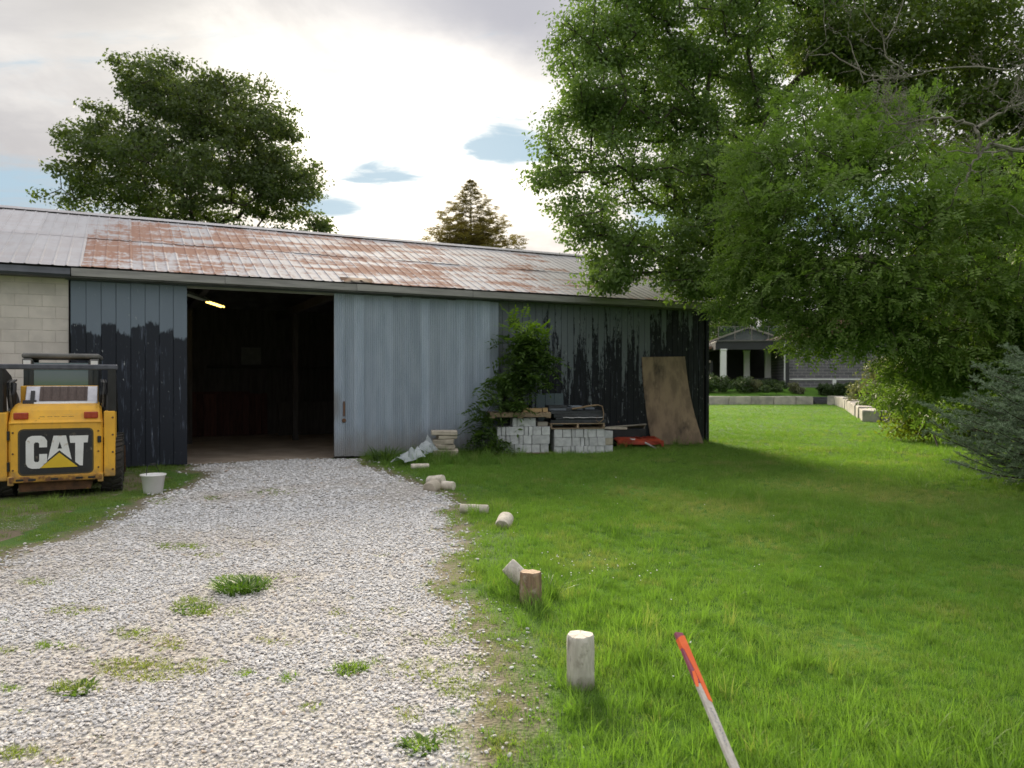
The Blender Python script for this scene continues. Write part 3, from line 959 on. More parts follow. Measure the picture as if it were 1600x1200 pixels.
    # a patch of newer panels low on that wall
    for i in range(3):
        obj('patch_panel', box_me('patch_panel', 0.235, 0.02, 1.02, M['siding_dark'], 0.004), None, w1, (7.45 + i * 0.245, -0.002, 0.78), (0, 0, random.uniform(-.008, .008)))
    # corner trim
    obj('corner_board', box_bm(0.10, 0.10, 3.40, 0.004, c=(T1 - 0.055, 0.03, 1.70)), M['wall_board'], b)
    # gables and back wall
    def gable(x, t):
        bm = bmesh.new()
        pr = [(0.04, 0), (BARN_D - 0.04, 0), (BARN_D - 0.04, top), (RIDGE_D, RIDGE_Z - 0.10), (0.04, top)]
        A = [bm.verts.new((x, y, z)) for y, z in pr]; C = [bm.verts.new((x + t, y, z)) for y, z in pr]
        bm.faces.new(A[::-1]); bm.faces.new(C)
        for k in range(5): bm.faces.new((A[k], C[k], C[(k + 1) % 5], A[(k + 1) % 5]))
        bmesh.ops.recalc_face_normals(bm, faces=list(bm.faces))
        return bm
    obj('gable_wall', gable(T1 - 0.12, 0.08), M['wall_board'], b)
    obj('gable_wall', gable(T0 + 0.04, 0.12), M['old_block'], b)
    obj('back_wall', box_bm(T1 - T0 - 0.3, 0.10, 3.70, c=((T0 + T1) / 2, BARN_D - 0.1, 1.85)), M['darkboard'], b)
    obj('cross_wall', box_bm(0.12, BARN_D - 0.4, 3.55, c=(-1.99, BARN_D / 2 + .1, 1.775)), M['darkboard'], b)
    # block wall, every block a piece
    bx1 = -2.0
    ow = obj('block_wall', box_bm(bx1 - T0, 0.17, top, c=((bx1 + T0) / 2, 0.056, top / 2)), M['mortar'], b)
    L, Hh, g = 0.40, 0.205, 0.008
    full = [box_me('block', L - g, 0.06, Hh - g, M['old_block'], 0.004, jit=0.001) for _ in range(2)]
    row = 0
    z = 0.0
    while z + Hh < 3.5:
        x = bx1
        first = True
        while x > T0 + 0.05:
            w = L / 2 if (first and row % 2) else L
            first = False
            if x - w < T0: w = x - T0
            me = random.choice(full) if abs(w - L) < 1e-4 else box_me('block', w - g, 0.06, Hh - g, M['old_block'], 0.004)
            obj('block', me, None, ow, (x - w / 2, -0.005 + random.uniform(-.002, .002), z + Hh / 2))
            x -= w
        z += Hh
        row += 1
    # header and door track
    obj('door_header', box_bm(DOOR_B - DOOR_A + 0.3, 0.05, 0.11, 0.004, c=((DOOR_A + DOOR_B) / 2, 0.02, 3.375)), M['fascia'], b)
    obj('door_track', box_bm(8.5, 0.05, 0.05, 0.006, c=(2.2, -0.135, 3.375)), M['gutter'], b)
    # left sliding door
    dh, dz = 3.30, 0.05
    ld = obj('sliding_door', box_bm(1.88, 0.035, dh, c=(-1.03, -0.075, dz + dh / 2)), M['door_board'], b)
    bw = 0.2345
    ms = [box_me('door_board', bw - 0.007, 0.022, dh + 0.004, M['door_board'], 0.004, jit=0.001) for _ in range(3)]
    for i in range(8):
        obj('door_board', random.choice(ms), None, ld, (-1.965 + bw * (i + 0.5), -0.105 + random.uniform(-.003, .003), dz + dh / 2 - random.uniform(0, .015)), (0, random.uniform(-.001, .001), random.uniform(-.006, .006)))
    # right sliding door of ribbed siding
    rd = obj('sliding_door', box_bm(6.317 - DOOR_B - 0.02, 0.03, dh - 0.04, c=((6.317 + DOOR_B) / 2, -0.062, dz + 0.02 + dh / 2)), M['soffit'], b)
    rd['label'] = 'blue grey ribbed metal sliding door'
    sw = 0.204
    sh = [rib_sheet('siding_sheet', sw, dh, sw / 5, 0.016, 0.010, M['siding'], s + 40, 2, 0.003) for s in range(3)]
    for i in range(18):
        obj('siding_sheet', random.choice(sh), None, rd, (DOOR_B + 0.005 + i * sw, -0.098 + (0.006 if i % 2 else -0.004), dz + random.uniform(-.02, .01)), (R(90), 0, random.uniform(-.012, .012)))
    # handle: a slim pull over a round knob
    bm = bmesh.new()
    add_box(bm, 2.84, -0.135, 1.02, 0.03, 0.025, 0.30)
    lathe(bm, [(0.0, 0.02), (0.035, 0.018), (0.045, 0.0), (0.0, -0.001)], 12, Matrix.Translation((2.84, -0.125, 0.78)) @ Matrix.Rotation(R(90), 4, 'X'))
    obj('door_handle', bm, M['rust'], rd)
    # inside: posts, a low stall of red boards, rails, ceiling joists
    for x in (0.3, 2.9, 5.6):
        obj('post', box_bm(0.14, 0.14, 3.4, 0.006, c=(x, 5.2, 1.7)), M['darkboard'], b)
    rails = obj('stall_frame', box_bm(4.6, 0.06, 0.10, 0.004, c=(-0.2, 7.74, 1.22)), M['redboard'], b)
    for i in range(26):
        obj('stall_board', box_me('stall_board', 0.165, 0.025, 1.2, M['redboard'], 0.004), None, rails, (-1.85 + i * 0.174, 7.69 + random.uniform(-.006, .006), 0.61 + random.uniform(-.01, .01)))
    obj('shelf', box_bm(4.5, 0.4, 0.05, 0.004, c=(3.2, 7.6, 2.0)), M['darkboard'], b)
    obj('bench_panel', box_bm(3.2, 0.05, 0.95, 0.004, c=(4.4, 7.1, 0.5)), M['darkboard'], b)
    obj('tie_beam', box_bm(0.12, 7.6, 0.20, 0.006, c=(0.3, 3.95, 3.45)), M['darkboard'], b)
    obj('tie_beam', box_bm(0.12, 7.6, 0.20, 0.006, c=(2.9, 3.95, 3.45)), M['darkboard'], b)
    return b


M['siding_dark'] = worn_paint('dull_patch_paint', (0.125, 0.165, 0.185), (0.105, 0.140, 0.160), (0.03, 0.035, 0.04), -2.0, 1.0, 0.6)
barn = build_barn()


def barn_contents():
    # strip lamps hung under the beams
    def strip(px, py, d, lit, label):
        a = (px - 800) / 1200
        # a point on the ray at depth d inside the barn
        t = (a * (14.4 + 0.893 * d) + 6 + 0.449 * d) / (0.893 - 0.449 * a)
        Y = 14.4 + 0.449 * t + 0.893 * d
        z = 1.6 + (594 - py) / 1200 * Y
        o = thing('strip_lamp', label, 'lamp', BP(t, d, z), B_YAW + R(90 - 22), 'strip lamps under the barn beams')
        obj('housing', box_bm(1.15, 0.13, 0.05, 0.01, c=(0, 0, 0.045)), M['cab'], o)
        for s in (-0.035, 0.035):
            bm = bmesh.new()
            tube(bm, [(-0.56, s, 0), (0.56, s, 0)], 0.017, 8)
            obj('lamp_tube', bm, M['lit'] if lit else M['house_white'], o)
        for x in (-0.45, 0.45):
            bm = bmesh.new()
            tube(bm, [(x, 0, 0.06), (x, 0, 3.4 - z + 0.12)], 0.006, 5)
            obj('hanger', bm, M['cab'], o)
    strip(337, 476, 3.6, True, 'lit yellow strip lamp hanging inside the dark barn doorway')
    strip(306, 465, 1.6, False, 'unlit pale strip lamp just inside the barn doorway')
    bm = box_bm(0.55, 0.012, 0.5, 0.002)
    tag(obj('notice_board', bm, M['paper'], None, BP(2.15, 7.80, 2.3), (0, 0, B_YAW)), 'pale square notice on the dark back wall inside the barn', 'notice')
    bm = bmesh.new()
    tube(bm, [BP(4.05, 5.0, 0.02), BP(4.45, 6.4, 1.75)], 0.028, 8)
    tag(obj('pole', bm, M['grey_wood']), 'slanted pole leaning against the shadowed bench inside the barn', 'pole')


barn_contents()

# ================================================================== TERRACE, STONE WALL, HOUSE
def terrace_z(y):
    return 0.50 + max(0.0, min(1.0, (y - 52) / 9.0)) * 0.72


WALL_L = [(1060 + i * 34.6, 632.0) for i in range(7)]          # block ends along the straight run


def build_terrace():
    # raised planted ground behind the stones, laid in strips
    run = [(1322, 634), (1336, 640), (1352, 648), (1368, 654), (1377, 660)]
    off = Vector((0.45, 0.05, 0))
    east = 75.0
    line = [Vector((-10, 150, 0)), Vector((-10, 50.75, 0)), Vector((G(1300, 632).x, 50.75, 0))] + [G(*p) + off for p in run] + [Vector((15.2, 29.5, 0))]
    bm = bmesh.new()
    v = lambda x, y, z=0.44: bm.verts.new((x, y, z))
    bm.faces.new((v(-10, 50.75), v(east, 50.75), v(east, 150), v(-10, 150)))
    L = line[2:]
    for k in range(len(L) - 1):
        p, q = L[k], L[k + 1]
        bm.faces.new((v(q.x, q.y), v(east, q.y), v(east, p.y), v(p.x, p.y)))
    line.append(Vector((east, 29.5, 0)))
    for k in range(len(line) - 1):
        p, q = line[k], line[k + 1]
        bm.faces.new((v(p.x, p.y, -0.05), v(q.x, q.y, -0.05), v(q.x, q.y), v(p.x, p.y)))
    obj('terrace', bm, M['lawn'], kind='structure')
    bm = bmesh.new()
    rows = [(51.4, 0.43), (53.0, 0.62), (56.3, 1.03), (60, 1.12), (150, 1.6)]
    gr = [[bm.verts.new((x, y, z)) for x in (-9, 15, 40, 74)] for y, z in rows]
    for i in range(len(rows) - 1):
        for j in range(3):
            bm.faces.new((gr[i][j], gr[i][j + 1], gr[i + 1][j + 1], gr[i + 1][j]))
    obj('planted_bank', bm, M['lawn'], kind='structure')
    # armour stones
    w = thing('retaining_wall', 'low retaining wall of big pale cut stones edging the far lawn', 'stone wall', G(1200, 632))
    inv = -Vector(w.location)

    def stone(p, q, h, depth=0.55):
        d = (q - p); L = d.length - 0.03
        bm = box_bm(L, depth, h + 0.06, 0.035, seg=2)
        for v in bm.verts:
            v.co += Vector((random.uniform(-1, 1) * .02, random.uniform(-1, 1) * .025, random.uniform(-1, 1) * .02))
        mid = (p + q) / 2
        n = Vector((-d.y, d.x, 0)).normalized()
        o = obj('stone', bm, M['armour'], w, mid + inv + n * depth / 2 + Vector((0, 0, h / 2 - 0.03)), (0, 0, math.atan2(d.y, d.x) + random.uniform(-.02, .02)))
    xs = [980, 1010, 1040, 1071, 1105, 1139, 1173.5, 1209, 1244, 1271]
    for i in range(len(xs) - 1):
        stone(G(xs[i], 632.3), G(xs[i + 1], 632.3), 0.53)
    pts = [(1299, 632.5), (1319, 633.0), (1334, 637.5), (1343, 642.0), (1353, 648), (1366, 654.5), (1376, 660)]
    hs = [0.56, 0.56, 0.55, 0.52, 0.50, 0.46]
    for i in range(len(pts) - 1):
        p, q = G(*pts[i]), G(*pts[i + 1])
        m = max(1, round((q - p).length / 1.9))
        for k in range(m):
            stone(q.lerp(p, k / m), q.lerp(p, (k + 1) / m), hs[i] + random.uniform(-.03, .03), 0.6)
    e = G(1376, 660)
    stone(e + Vector((0.1, -0.1, 0)), e + Vector((1.5, 0.25, 0)), 0.42, 0.5)
    # steps through it
    s = thing('garden_steps', 'dark steps cut through the pale stone wall', 'steps', G(1285, 632))
    for k in range(3):
        obj('tread', box_bm(1.15, 0.42, 0.165, 0.01, c=(0, -0.12 + k * 0.22, 0.0825 + k * 0.165)), M['step'], s)


build_terrace()


def build_house():
    yw = R(-7)
    o0 = AT(1229, 594, 57.0); o0.z = 0
    h = thing('house', 'distant dark house with white porch columns and a glass balcony rail', 'house', o0, yw)
    gz = 1.0
    pxm = 57.0 / 1200
    # brick block on the right
    obj('wall', box_bm(7.6, 8.0, 3.75, c=(3.85, 4.4, gz + 1.875)), M['brick'], h)
    obj('trim', box_bm(5.6, 0.08, 0.09, c=(2.9, 0.36, 1.66)), M['house_white'], h)
    obj('trim', box_bm(0.26, 0.07, 0.72, c=(3.5, 0.365, 1.27)), M['house_white'], h)
    # downpipe and tall dark corner post
    bm = bmesh.new(); tube(bm, [(-0.06, 0.3, gz), (-0.06, 0.3, 4.55)], 0.06, 8)
    obj('downpipe', bm, M['house_white'], h)
    obj('corner_post', box_bm(0.22, 0.22, 5.8, c=(0.12, 0.25, gz + 2.9)), M['house_dark'], h)
    # porch beam and deck
    obj('porch_beam', box_bm(5.1, 0.35, 0.62, 0.01, c=(-2.55, 0.5, 4.2)), M['house_dark'], h)
    obj('porch_beam', box_bm(0.35, 9.0, 0.62, 0.01, c=(-4.92, 5.2, 4.2)), M['house_dark'], h)
    obj('porch_deck', box_bm(5.0, 9.0, 0.10, c=(-2.5, 5.1, 4.56)), M['house_dark'], h)
    obj('porch_trim', box_bm(5.3, 0.10, 0.07, c=(-2.6, 0.28, 4.55)), M['cab'], h)
    obj('porch_floor', box_bm(5.3, 9.0, 0.10, c=(-2.6, 5.0, gz + 0.05)), M['step'], h)
    # columns: each with plinth and cap
    for x, y in ((-4.5, 0.55), (-2.24, 3.6), (-0.62, 3.6)):
        c = obj('column', box_bm(0.42, 0.42, 2.85, 0.02, c=(x, y, gz + 0.1 + 1.425)), M['house_white'], h)
        obj('capital', box_bm(0.50, 0.50, 0.12, 0.02, c=(x, y, gz + 2.90)), M['house_white'], c)
        obj('plinth', box_bm(0.50, 0.50, 0.16, 0.02, c=(x, y, gz + 0.19)), M['house_white'], c)
    obj('back_wall', box_bm(5.6, 0.2, 3.5, c=(-2.45, 9.5, gz + 1.75)), M['house_dark'], h)
    obj('chair_back', box_bm(1.6, 0.5, 0.55, 0.05, c=(-0.9, 3.0, gz + 0.5)), M['house_dark'], h)
    # balcony rail
    rl = obj('balcony_rail', box_bm(4.9, 0.05, 0.05, 0.01, c=(-2.45, 0.45, 5.62)), M['cab'], h)
    for i in range(4):
        obj('glass_pane', box_bm(1.12, 0.012, 0.95, c=(-4.25 + i * 1.22, 0.45, 5.12)), M['glass'], rl)
    for i in range(5):
        obj('rail_post', box_bm(0.05, 0.05, 1.05, c=(-4.87 + i * 1.22, 0.45, 5.1)), M['cab'], rl)
    # upper storey set far back with a low gable
    bm = bmesh.new()
    prism(bm, [(-3.9, 4.6), (1.3, 4.6), (1.3, 5.16), (-1.1, 6.06), (-3.9, 5.06)], 9.5, 15)
    obj('upper_wall', bm, M['house_grey'], h)
    bm = bmesh.new()
    prism(bm, [(-4.3, 4.92), (-1.1, 6.08), (1.7, 5.10), (1.7, 5.24), (-1.1, 6.24), (-4.3, 5.06)], 9.1, 10.4)
    obj('gable_roof', bm, M['house_tan'], h)
    # low brown roof at the left
    bm = bmesh.new()
    prism(bm, [(-8.2, 3.15), (-5.15, 4.05), (-5.15, 4.25), (-8.2, 3.35)], 2.0, 9.0)
    obj('lean_to_roof', bm, M['house_roof'], h)
    obj('lean_to_beam', box_bm(3.0, 0.2, 0.18, c=(-6.7, 2.3, 3.05)), M['house_tan'], h)
    obj('lean_to_post', box_bm(0.2, 0.2, 2.1, c=(-5.15, 2.3, gz + 1.05)), M['house_dark'], h)
    # main roof over the brick block, mostly behind leaves
    bm = bmesh.new()
    prism(bm, [(-0.3, 4.70), (7.9, 4.70), (7.9, 4.85), (4.0, 6.4), (-0.3, 4.85)], 0.1, 8.6)
    obj('main_roof', bm, M['house_roof'], h)


build_house()

# ================================================================== SKID STEER
def build_loader():
    yaw = R(26)
    t = thing('skid_steer_loader', 'yellow skid steer loader parked beside the block wall, rear door to the camera', 'loader', (-6.16, 10.38, 0), yaw)
    Y = M['yellow']

    def bx(name, x0, x1, y0, y1, z0, z1, m, parent=t, bev=0.012, seg=2):
        return obj(name, box_bm(x1 - x0, y1 - y0, z1 - z0, bev, c=((x0 + x1) / 2, (y0 + y1) / 2, (z0 + z1) / 2), seg=seg), m, parent)

    # chassis: low tub between the wheels
    bx('chassis', -0.47, 0.47, 0.12, 2.25, 0.20, 0.95, M['black'])
    bx('side_frame', -0.50, -0.44, 0.3, 2.1, 0.35, 1.0, Y)
    bx('side_frame', 0.44, 0.50, 0.3, 2.1, 0.35, 1.0, Y)
    # rear door with rounded top and a crease
    W = 0.555
    bm = bmesh.new()
    prof = [(0.0, 0.30), (0.0, 1.00), (0.005, 1.03), (0.03, 1.06), (0.055, 1.12), (0.09, 1.19), (0.15, 1.245), (0.26, 1.275), (0.50, 1.29), (0.50, 0.30)]
    xs = [(-W, 0.055), (-W + 0.03, 0.018), (-W + 0.075, 0.0), (W - 0.075, 0.0), (W - 0.03, 0.018), (W, 0.055)]
    G2 = []
    for x, inset in xs:
        r = []
        for y, z in prof:
            k = max(0.0, (z - 1.03) / 0.26)
            xx = x * (1 - 0.055 * k)
            r.append(bm.verts.new((xx, y + inset if y < 0.5 else y, z - (inset * 0.5 if z > 1.2 else 0))))
        G2.append(r)
    for i in range(len(xs) - 1):
        for j in range(len(prof) - 1):
            bm.faces.new((G2[i][j], G2[i + 1][j], G2[i + 1][j + 1], G2[i][j + 1]))
    bm.faces.new(G2[0]); bm.faces.new(G2[-1][::-1])
    bmesh.ops.recalc_face_normals(bm, faces=list(bm.faces))
    door = obj('rear_door', bm, Y, t)
    # crease lip under the hood
    bx('door_lip', -0.545, 0.545, -0.012, 0.04, 1.018, 1.034, Y, door, 0.004, 1)
    # panel with lettering: rounded plate
    def rounded(w, h, r, n=5):
        p = []
        for cx, cz, a0 in ((w / 2 - r, h / 2 - r, 0), (-w / 2 + r, h / 2 - r, 90), (-w / 2 + r, -h / 2 + r, 180), (w / 2 - r, -h / 2 + r, 270)):
            for k in range(n + 1):
                a = R(a0 + 90 * k / n)
                p.append((cx + r * math.cos(a), cz + r * math.sin(a)))
        return p
    S = 0.845 / 485.0            # metres per unit of the emblem drawing
    cx, cz = 397.0, 792.0
    pz, pxx = 0.635, 0.0

    def E(pts):
        return [((x - cx) * S + pxx, (cz - y) * S * 1.12 + pz) for x, y in pts]
    bm = bmesh.new()
    prism(bm, [(x + pxx, z + pz) for x, z in rounded(0.845, 0.585, 0.05)], -0.004, 0.003)
    plate = obj('logo_panel', bm, M['panel'], door)
    bm = bmesh.new()
    prism(bm, [(x + pxx, z + pz) for x, z in rounded(0.885, 0.625, 0.065)], -0.0015, 0.003)
    obj('panel_rim', bm, M['rim_dark'], door)
    yo = -0.008
    Cp = [(335, 760), (335, 715), (318, 690), (295, 680), (235, 680), (210, 690), (195, 715), (195, 870), (208, 893), (235, 905), (285, 905), (335, 860), (335, 806), (283, 806), (283, 850), (275, 860), (257, 860), (248, 850), (248, 735), (257, 725), (275, 725), (283, 735), (283, 760)]
    Ap = [(378, 682), (462, 682), (500, 852), (417, 784), (338, 850)]
    Tp = [(485, 685), (615, 685), (610, 735), (582, 735), (576, 895), (556, 895), (524, 868), (524, 735), (490, 735)]
    for nm, pts, m in (('letter', Cp, M['letter']), ('letter', Ap, M['letter']), ('letter', Tp, M['letter']), ('triangle', [(288, 902), (416, 800), (542, 902)], M['tri'])):
        bm = bmesh.new()
        prism(bm, E(pts), yo, -0.003)
        obj(nm, bm, m, door)
    bm = bmesh.new()
    prism(bm, E([(420, 725), (405, 772), (434, 772)]), yo - 0.002, yo + 0.004)
    obj('letter_counter', bm, M['panel'], door)
    # tail lamps in little yellow housings
    for s in (-1, 1):
        l = bx('tail_light', s * 0.41 - 0.085, s * 0.41 + 0.085, 0.015, 0.08, 1.075, 1.165, M['amber'], t, 0.012)
        bx('lamp_rib', s * 0.41 - 0.012, s * 0.41 + 0.012, 0.010, 0.03, 1.08, 1.16, M['amber'], l, 0.003, 1)
    # bolts, hinges and a latch on the door
    for x in (-0.50, 0.50):
        for z in (0.40, 0.62, 0.90):
            bm = bmesh.new()
            lathe(bm, [(0.0, 0.012), (0.011, 0.011), (0.013, 0.0)], 6, Matrix.Translation((x * 1.0, 0.006, z)) @ Matrix.Rotation(R(90), 4, 'X'))
            obj('bolt', bm, M['rust'], door)
    for z in (0.45, 0.86):
        bm = bmesh.new(); tube(bm, [(-0.553, 0.03, z - 0.06), (-0.553, 0.03, z + 0.06)], 0.016, 8)
        obj('hinge', bm, M['black'], door)
    bx('latch', 0.49, 0.535, -0.022, 0.02, 0.74, 0.83, M['black'], door, 0.006, 1)
    for k in range(5):
        bx('vent_slot', -0.20 + k * 0.085, -0.135 + k * 0.085, 0.048, 0.075, 1.095, 1.108, M['black'], door, 0.002, 1)
    for s in (-1, 1):
        for z in (0.36, 0.60, 0.84, 1.08):
            bm = bmesh.new()
            lathe(bm, [(0.0, 0.012), (0.012, 0.011), (0.014, 0.0)], 6, Matrix.Translation((s * 0.675, 0.03, z)) @ Matrix.Rotation(R(90), 4, 'X'))
            obj('bolt', bm, M['rust'], t)
    # side towers and their black uprights
    for s in (-1, 1):
        x0, x1 = sorted((s * 0.565, s * 0.705))
        bx('side_panel', x0, x1, 0.03, 0.85, 0.26, 1.17, Y, t, 0.015)
        bm = bmesh.new()
        xa, xb = sorted((s * 0.615, s * 0.715))
        prof2 = [(0.06, 1.16), (0.03, 1.50), (0.02, 1.80), (0.20, 1.81), (0.34, 1.62), (0.42, 1.16)]
        A = [bm.verts.new((xa, y, z)) for y, z in prof2]; C = [bm.verts.new((xb, y, z)) for y, z in prof2]
        bm.faces.new(A); bm.faces.new(C[::-1])
        for k in range(6): bm.faces.new((A[k], A[(k + 1) % 6], C[(k + 1) % 6], C[k]))
        bmesh.ops.recalc_face_normals(bm, faces=list(bm.faces))
        obj('arm_upright', bm, M['black'], t)
        # lift arm running forward and down to the bucket
        bm = bmesh.new()
        prof3 = [(0.10, 1.80), (0.9, 1.66), (1.75, 1.30), (2.25, 0.80), (2.55, 0.36), (2.42, 0.30), (2.1, 0.70), (1.65, 1.12), (0.85, 1.46), (0.15, 1.58)]
        A = [bm.verts.new((xa + 0.01, y, z)) for y, z in prof3]; C = [bm.verts.new((xb - 0.01, y, z)) for y, z in prof3]
        bm.faces.new(A); bm.faces.new(C[::-1])
        for k in range(10): bm.faces.new((A[k], A[(k + 1) % 10], C[(k + 1) % 10], C[k]))
        bmesh.ops.recalc_face_normals(bm, faces=list(bm.faces))
        obj('lift_arm', bm, M['black'], t)
        bm = bmesh.new()
        tube(bm, [(s * 0.56, 0.35, 0.95), (s * 0.57, 0.55, 1.30), (s * 0.57, 0.75, 1.55)], [0.045, 0.045, 0.03], 10)
        obj('lift_cylinder', bm, M['black'], t)
        for k in range(3):
            bm = bmesh.new()
            x = s * (0.515 + 0.028 * k)
            tube(bm, [(x, 0.28, 1.22), (x + s * .01, 0.22, 1.40), (x + s * .02, 0.27, 1.56), (x, 0.5, 1.60)], 0.013, 6)
            obj('hose', bm, M['black'] if k != 1 else M['cab'], t)
    # cross bar
    cb = bx('cross_bar', -0.74, 0.74, 0.02, 0.14, 1.745, 1.815, M['bar'], t, 0.015)
    # radiator cowl: silver frame round brown grille, tilted back
    tilt = Matrix.Rotation(R(-38), 4, 'X')

    def til(bm):
        bm.transform(Matrix.Translation((0.02, 0.40, 1.385)) @ tilt)
        return bm
    bm = bmesh.new(); add_box(bm, 0.02, 0, -0.005, 0.87, 0.02, 0.33); bmesh.ops.bevel(bm, geom=list(bm.edges), offset=0.006, segments=1, affect='EDGES')
    fr = obj('radiator_frame', til(bm), M['silver'], t)
    bm = bmesh.new(); add_box(bm, 0.04, -0.014, 0.02, 0.58, 0.014, 0.24)
    gr = obj('grille', til(bm), M['grille'], t)
    for k in range(6):
        bm = bmesh.new(); add_box(bm, -0.21 + k * 0.10, -0.024, 0.02, 0.006, 0.012, 0.24)
        obj('grille_rib', til(bm), M['grille'], gr)
    bm = bmesh.new(); add_box(bm, 0.06, -0.02, -0.155, 0.76, 0.03, 0.05); bmesh.ops.bevel(bm, geom=list(bm.edges), offset=0.008, segments=2, affect='EDGES')
    obj('frame_edge', til(bm), M['house_white'], t)
    bm = bmesh.new(); add_box(bm, -0.33, -0.02, -0.07, 0.05, 0.03, 0.26); add_box(bm, -0.36, -0.018, -0.14, 0.16, 0.03, 0.08)
    obj('exhaust_stub', til(bm), M['black'], t)
    bx('hood_back', -0.47, 0.47, 0.52, 0.80, 1.27, 1.52, Y, t, 0.01)
    # cab
    bx('cab_base', -0.45, 0.45, 0.80, 2.0, 0.9, 1.50, M['cab_dark'], t, 0.01)
    for x in (-0.43, 0.43):
        for y in (0.86, 1.92):
            bx('cab_pillar', x - 0.04, x + 0.04, y - 0.04, y + 0.04, 1.48, 1.93, M['cab_dark'], t, 0.01, 1)
    bx('rear_window', -0.34, 0.34, 0.80, 0.815, 1.50, 1.85, M['cab_glass'], t, 0.0)
    bx('rear_window_surround', -0.40, -0.34, 0.79, 0.83, 1.49, 1.88, M['cab_dark'], t, 0.006, 1)
    bx('rear_window_surround', 0.34, 0.40, 0.79, 0.83, 1.49, 1.88, M['cab_dark'], t, 0.006, 1)
    bx('side_screen', -0.465, -0.455, 0.86, 1.9, 1.5, 1.9, M['black'], t, 0.0)
    bx('side_screen', 0.455, 0.465, 0.86, 1.9, 1.5, 1.9, M['black'], t, 0.0)
    rf = bx('cab_roof', -0.49, 0.49, 0.78, 2.05, 1.915, 1.985, M['cab'], t, 0.025)
    for s in (-1, 1):
        lamp = bx('work_lamp', s * 0.42 - 0.06, s * 0.42 + 0.06, 0.76, 0.82, 1.80, 1.905, M['cab'], t, 0.012)
        bx('lamp_lens', s * 0.42 - 0.045, s * 0.42 + 0.045, 0.752, 0.762, 1.815, 1.88, M['house_white'], lamp, 0.002, 1)
    # rusty bumper lip with slots, plate below
    bx('bumper', -0.54, 0.54, -0.035, 0.12, 0.235, 0.31, M['bumper'], t, 0.012)
    for x in (-0.42, -0.28, -0.02, 0.27, 0.42):
        bx('bumper_slot', x - 0.045, x + 0.045, -0.038, -0.02, 0.255, 0.285, M['black'], t, 0.004, 1)
    bm = bmesh.new()
    prism(bm, [(-0.45, 0.235), (0.44, 0.235), (0.40, 0.10), (-0.44, 0.10)], 0.10, 0.16)
    obj('skid_plate', bm, M['rust'], t)
    bx('tow_lug', -0.56, -0.49, -0.02, 0.08, 0.20, 0.32, Y, t, 0.01)
    bx('tow_lug', 0.49, 0.56, -0.02, 0.08, 0.20, 0.32, Y, t, 0.01)
    # wheels with lugs
    def wheel(x, y):
        s = 1 if x > 0 else -1
        w = bpy.data.objects.new('wheel', None)
        w.location = (x, y, 0.385); w.parent = t
        COL.objects.link(w)
        RX = Matrix.Rotation(R(90), 4, 'Y')
        bm = bmesh.new()
        lathe(bm, [(0.20, -0.115), (0.30, -0.135), (0.345, -0.13), (0.365, -0.10), (0.372, 0.0), (0.365, 0.10), (0.345, 0.13), (0.30, 0.135), (0.20, 0.115)], 36, RX)
        obj('tyre', bm, M['tyre'], w, smooth=True)
        bm = bmesh.new()
        for k in range(22):
            for sd in (-1, 1):
                a = 2 * math.pi * (k + (0.5 if sd > 0 else 0)) / 22
                Mx = Matrix.Rotation(a, 4, 'X') @ Matrix.Translation((sd * 0.068, 0, 0.372)) @ Matrix.Rotation(R(24 * sd), 4, 'Z')
                add_box(bm, 0, 0, 0, 0.135, 0.045, 0.03, None)
                vs = bm.verts[-8:] if False else list(bm.verts)[-8:]
                for v in vs: v.co = Mx @ v.co
        obj('tread_lug', bm, M['tyre'], w)['kind'] = 'stuff'
        bm = bmesh.new()
        lathe(bm, [(0.0, s * 0.05), (0.09, s * 0.06), (0.12, s * 0.03), (0.19, s * 0.04), (0.205, s * 0.12), (0.215, s * 0.12)], 20, RX)
        obj('rim', bm, Y, w)
    for x in (-0.655, 0.655):
        for y in (0.50, 1.62):
            wheel(x, y)
    # bucket down at the front
    bm = bmesh.new()
    pr = [(2.55, 0.50), (2.50, 0.20), (2.62, 0.04), (3.20, 0.02), (3.20, 0.045), (2.65, 0.07), (2.54, 0.22), (2.59, 0.49)]
    A = [bm.verts.new((-0.80, y, z)) for y, z in pr]; C = [bm.verts.new((0.80, y, z)) for y, z in pr]
    bm.faces.new(A); bm.faces.new(C[::-1])
    for k in range(8): bm.faces.new((A[k], A[(k + 1) % 8], C[(k + 1) % 8], C[k]))
    for s in (-0.80, 0.78):
        vv = [(s, 2.55, 0.50), (s, 2.50, 0.20), (s, 2.62, 0.04), (s, 3.20, 0.02), (s, 2.85, 0.36)]
        A2 = [bm.verts.new(v) for v in vv]; C2 = [bm.verts.new((v[0] + 0.02, v[1], v[2])) for v in vv]
        bm.faces.new(A2); bm.faces.new(C2[::-1])
        for k in range(5): bm.faces.new((A2[k], A2[(k + 1) % 5], C2[(k + 1) % 5], C2[k]))
    bmesh.ops.recalc_face_normals(bm, faces=list(bm.faces))
    obj('bucket', bm, M['rust'], t)


M['rim_dark'] = mat('rim_dark', (0.10, 0.075, 0.03), (0.07, 0.055, 0.03), 6, 0.6, 0.0, var=0)
M['bar'] = mat('worn_black_bar', (0.10, 0.105, 0.13), (0.06, 0.063, 0.08), 6, 0.45, 0.1, var=0)
M['cab_dark'] = mat('cab_dark', (0.045, 0.055, 0.06), (0.03, 0.038, 0.042), 6, 0.45, 0.05, var=0)
M['bumper'] = mat('rusty_yellow', (0.42, 0.23, 0.04), (0.16, 0.075, 0.035), 8, 0.8, 0.3, var=0, lohi=(0.42, 0.58))
build_loader()


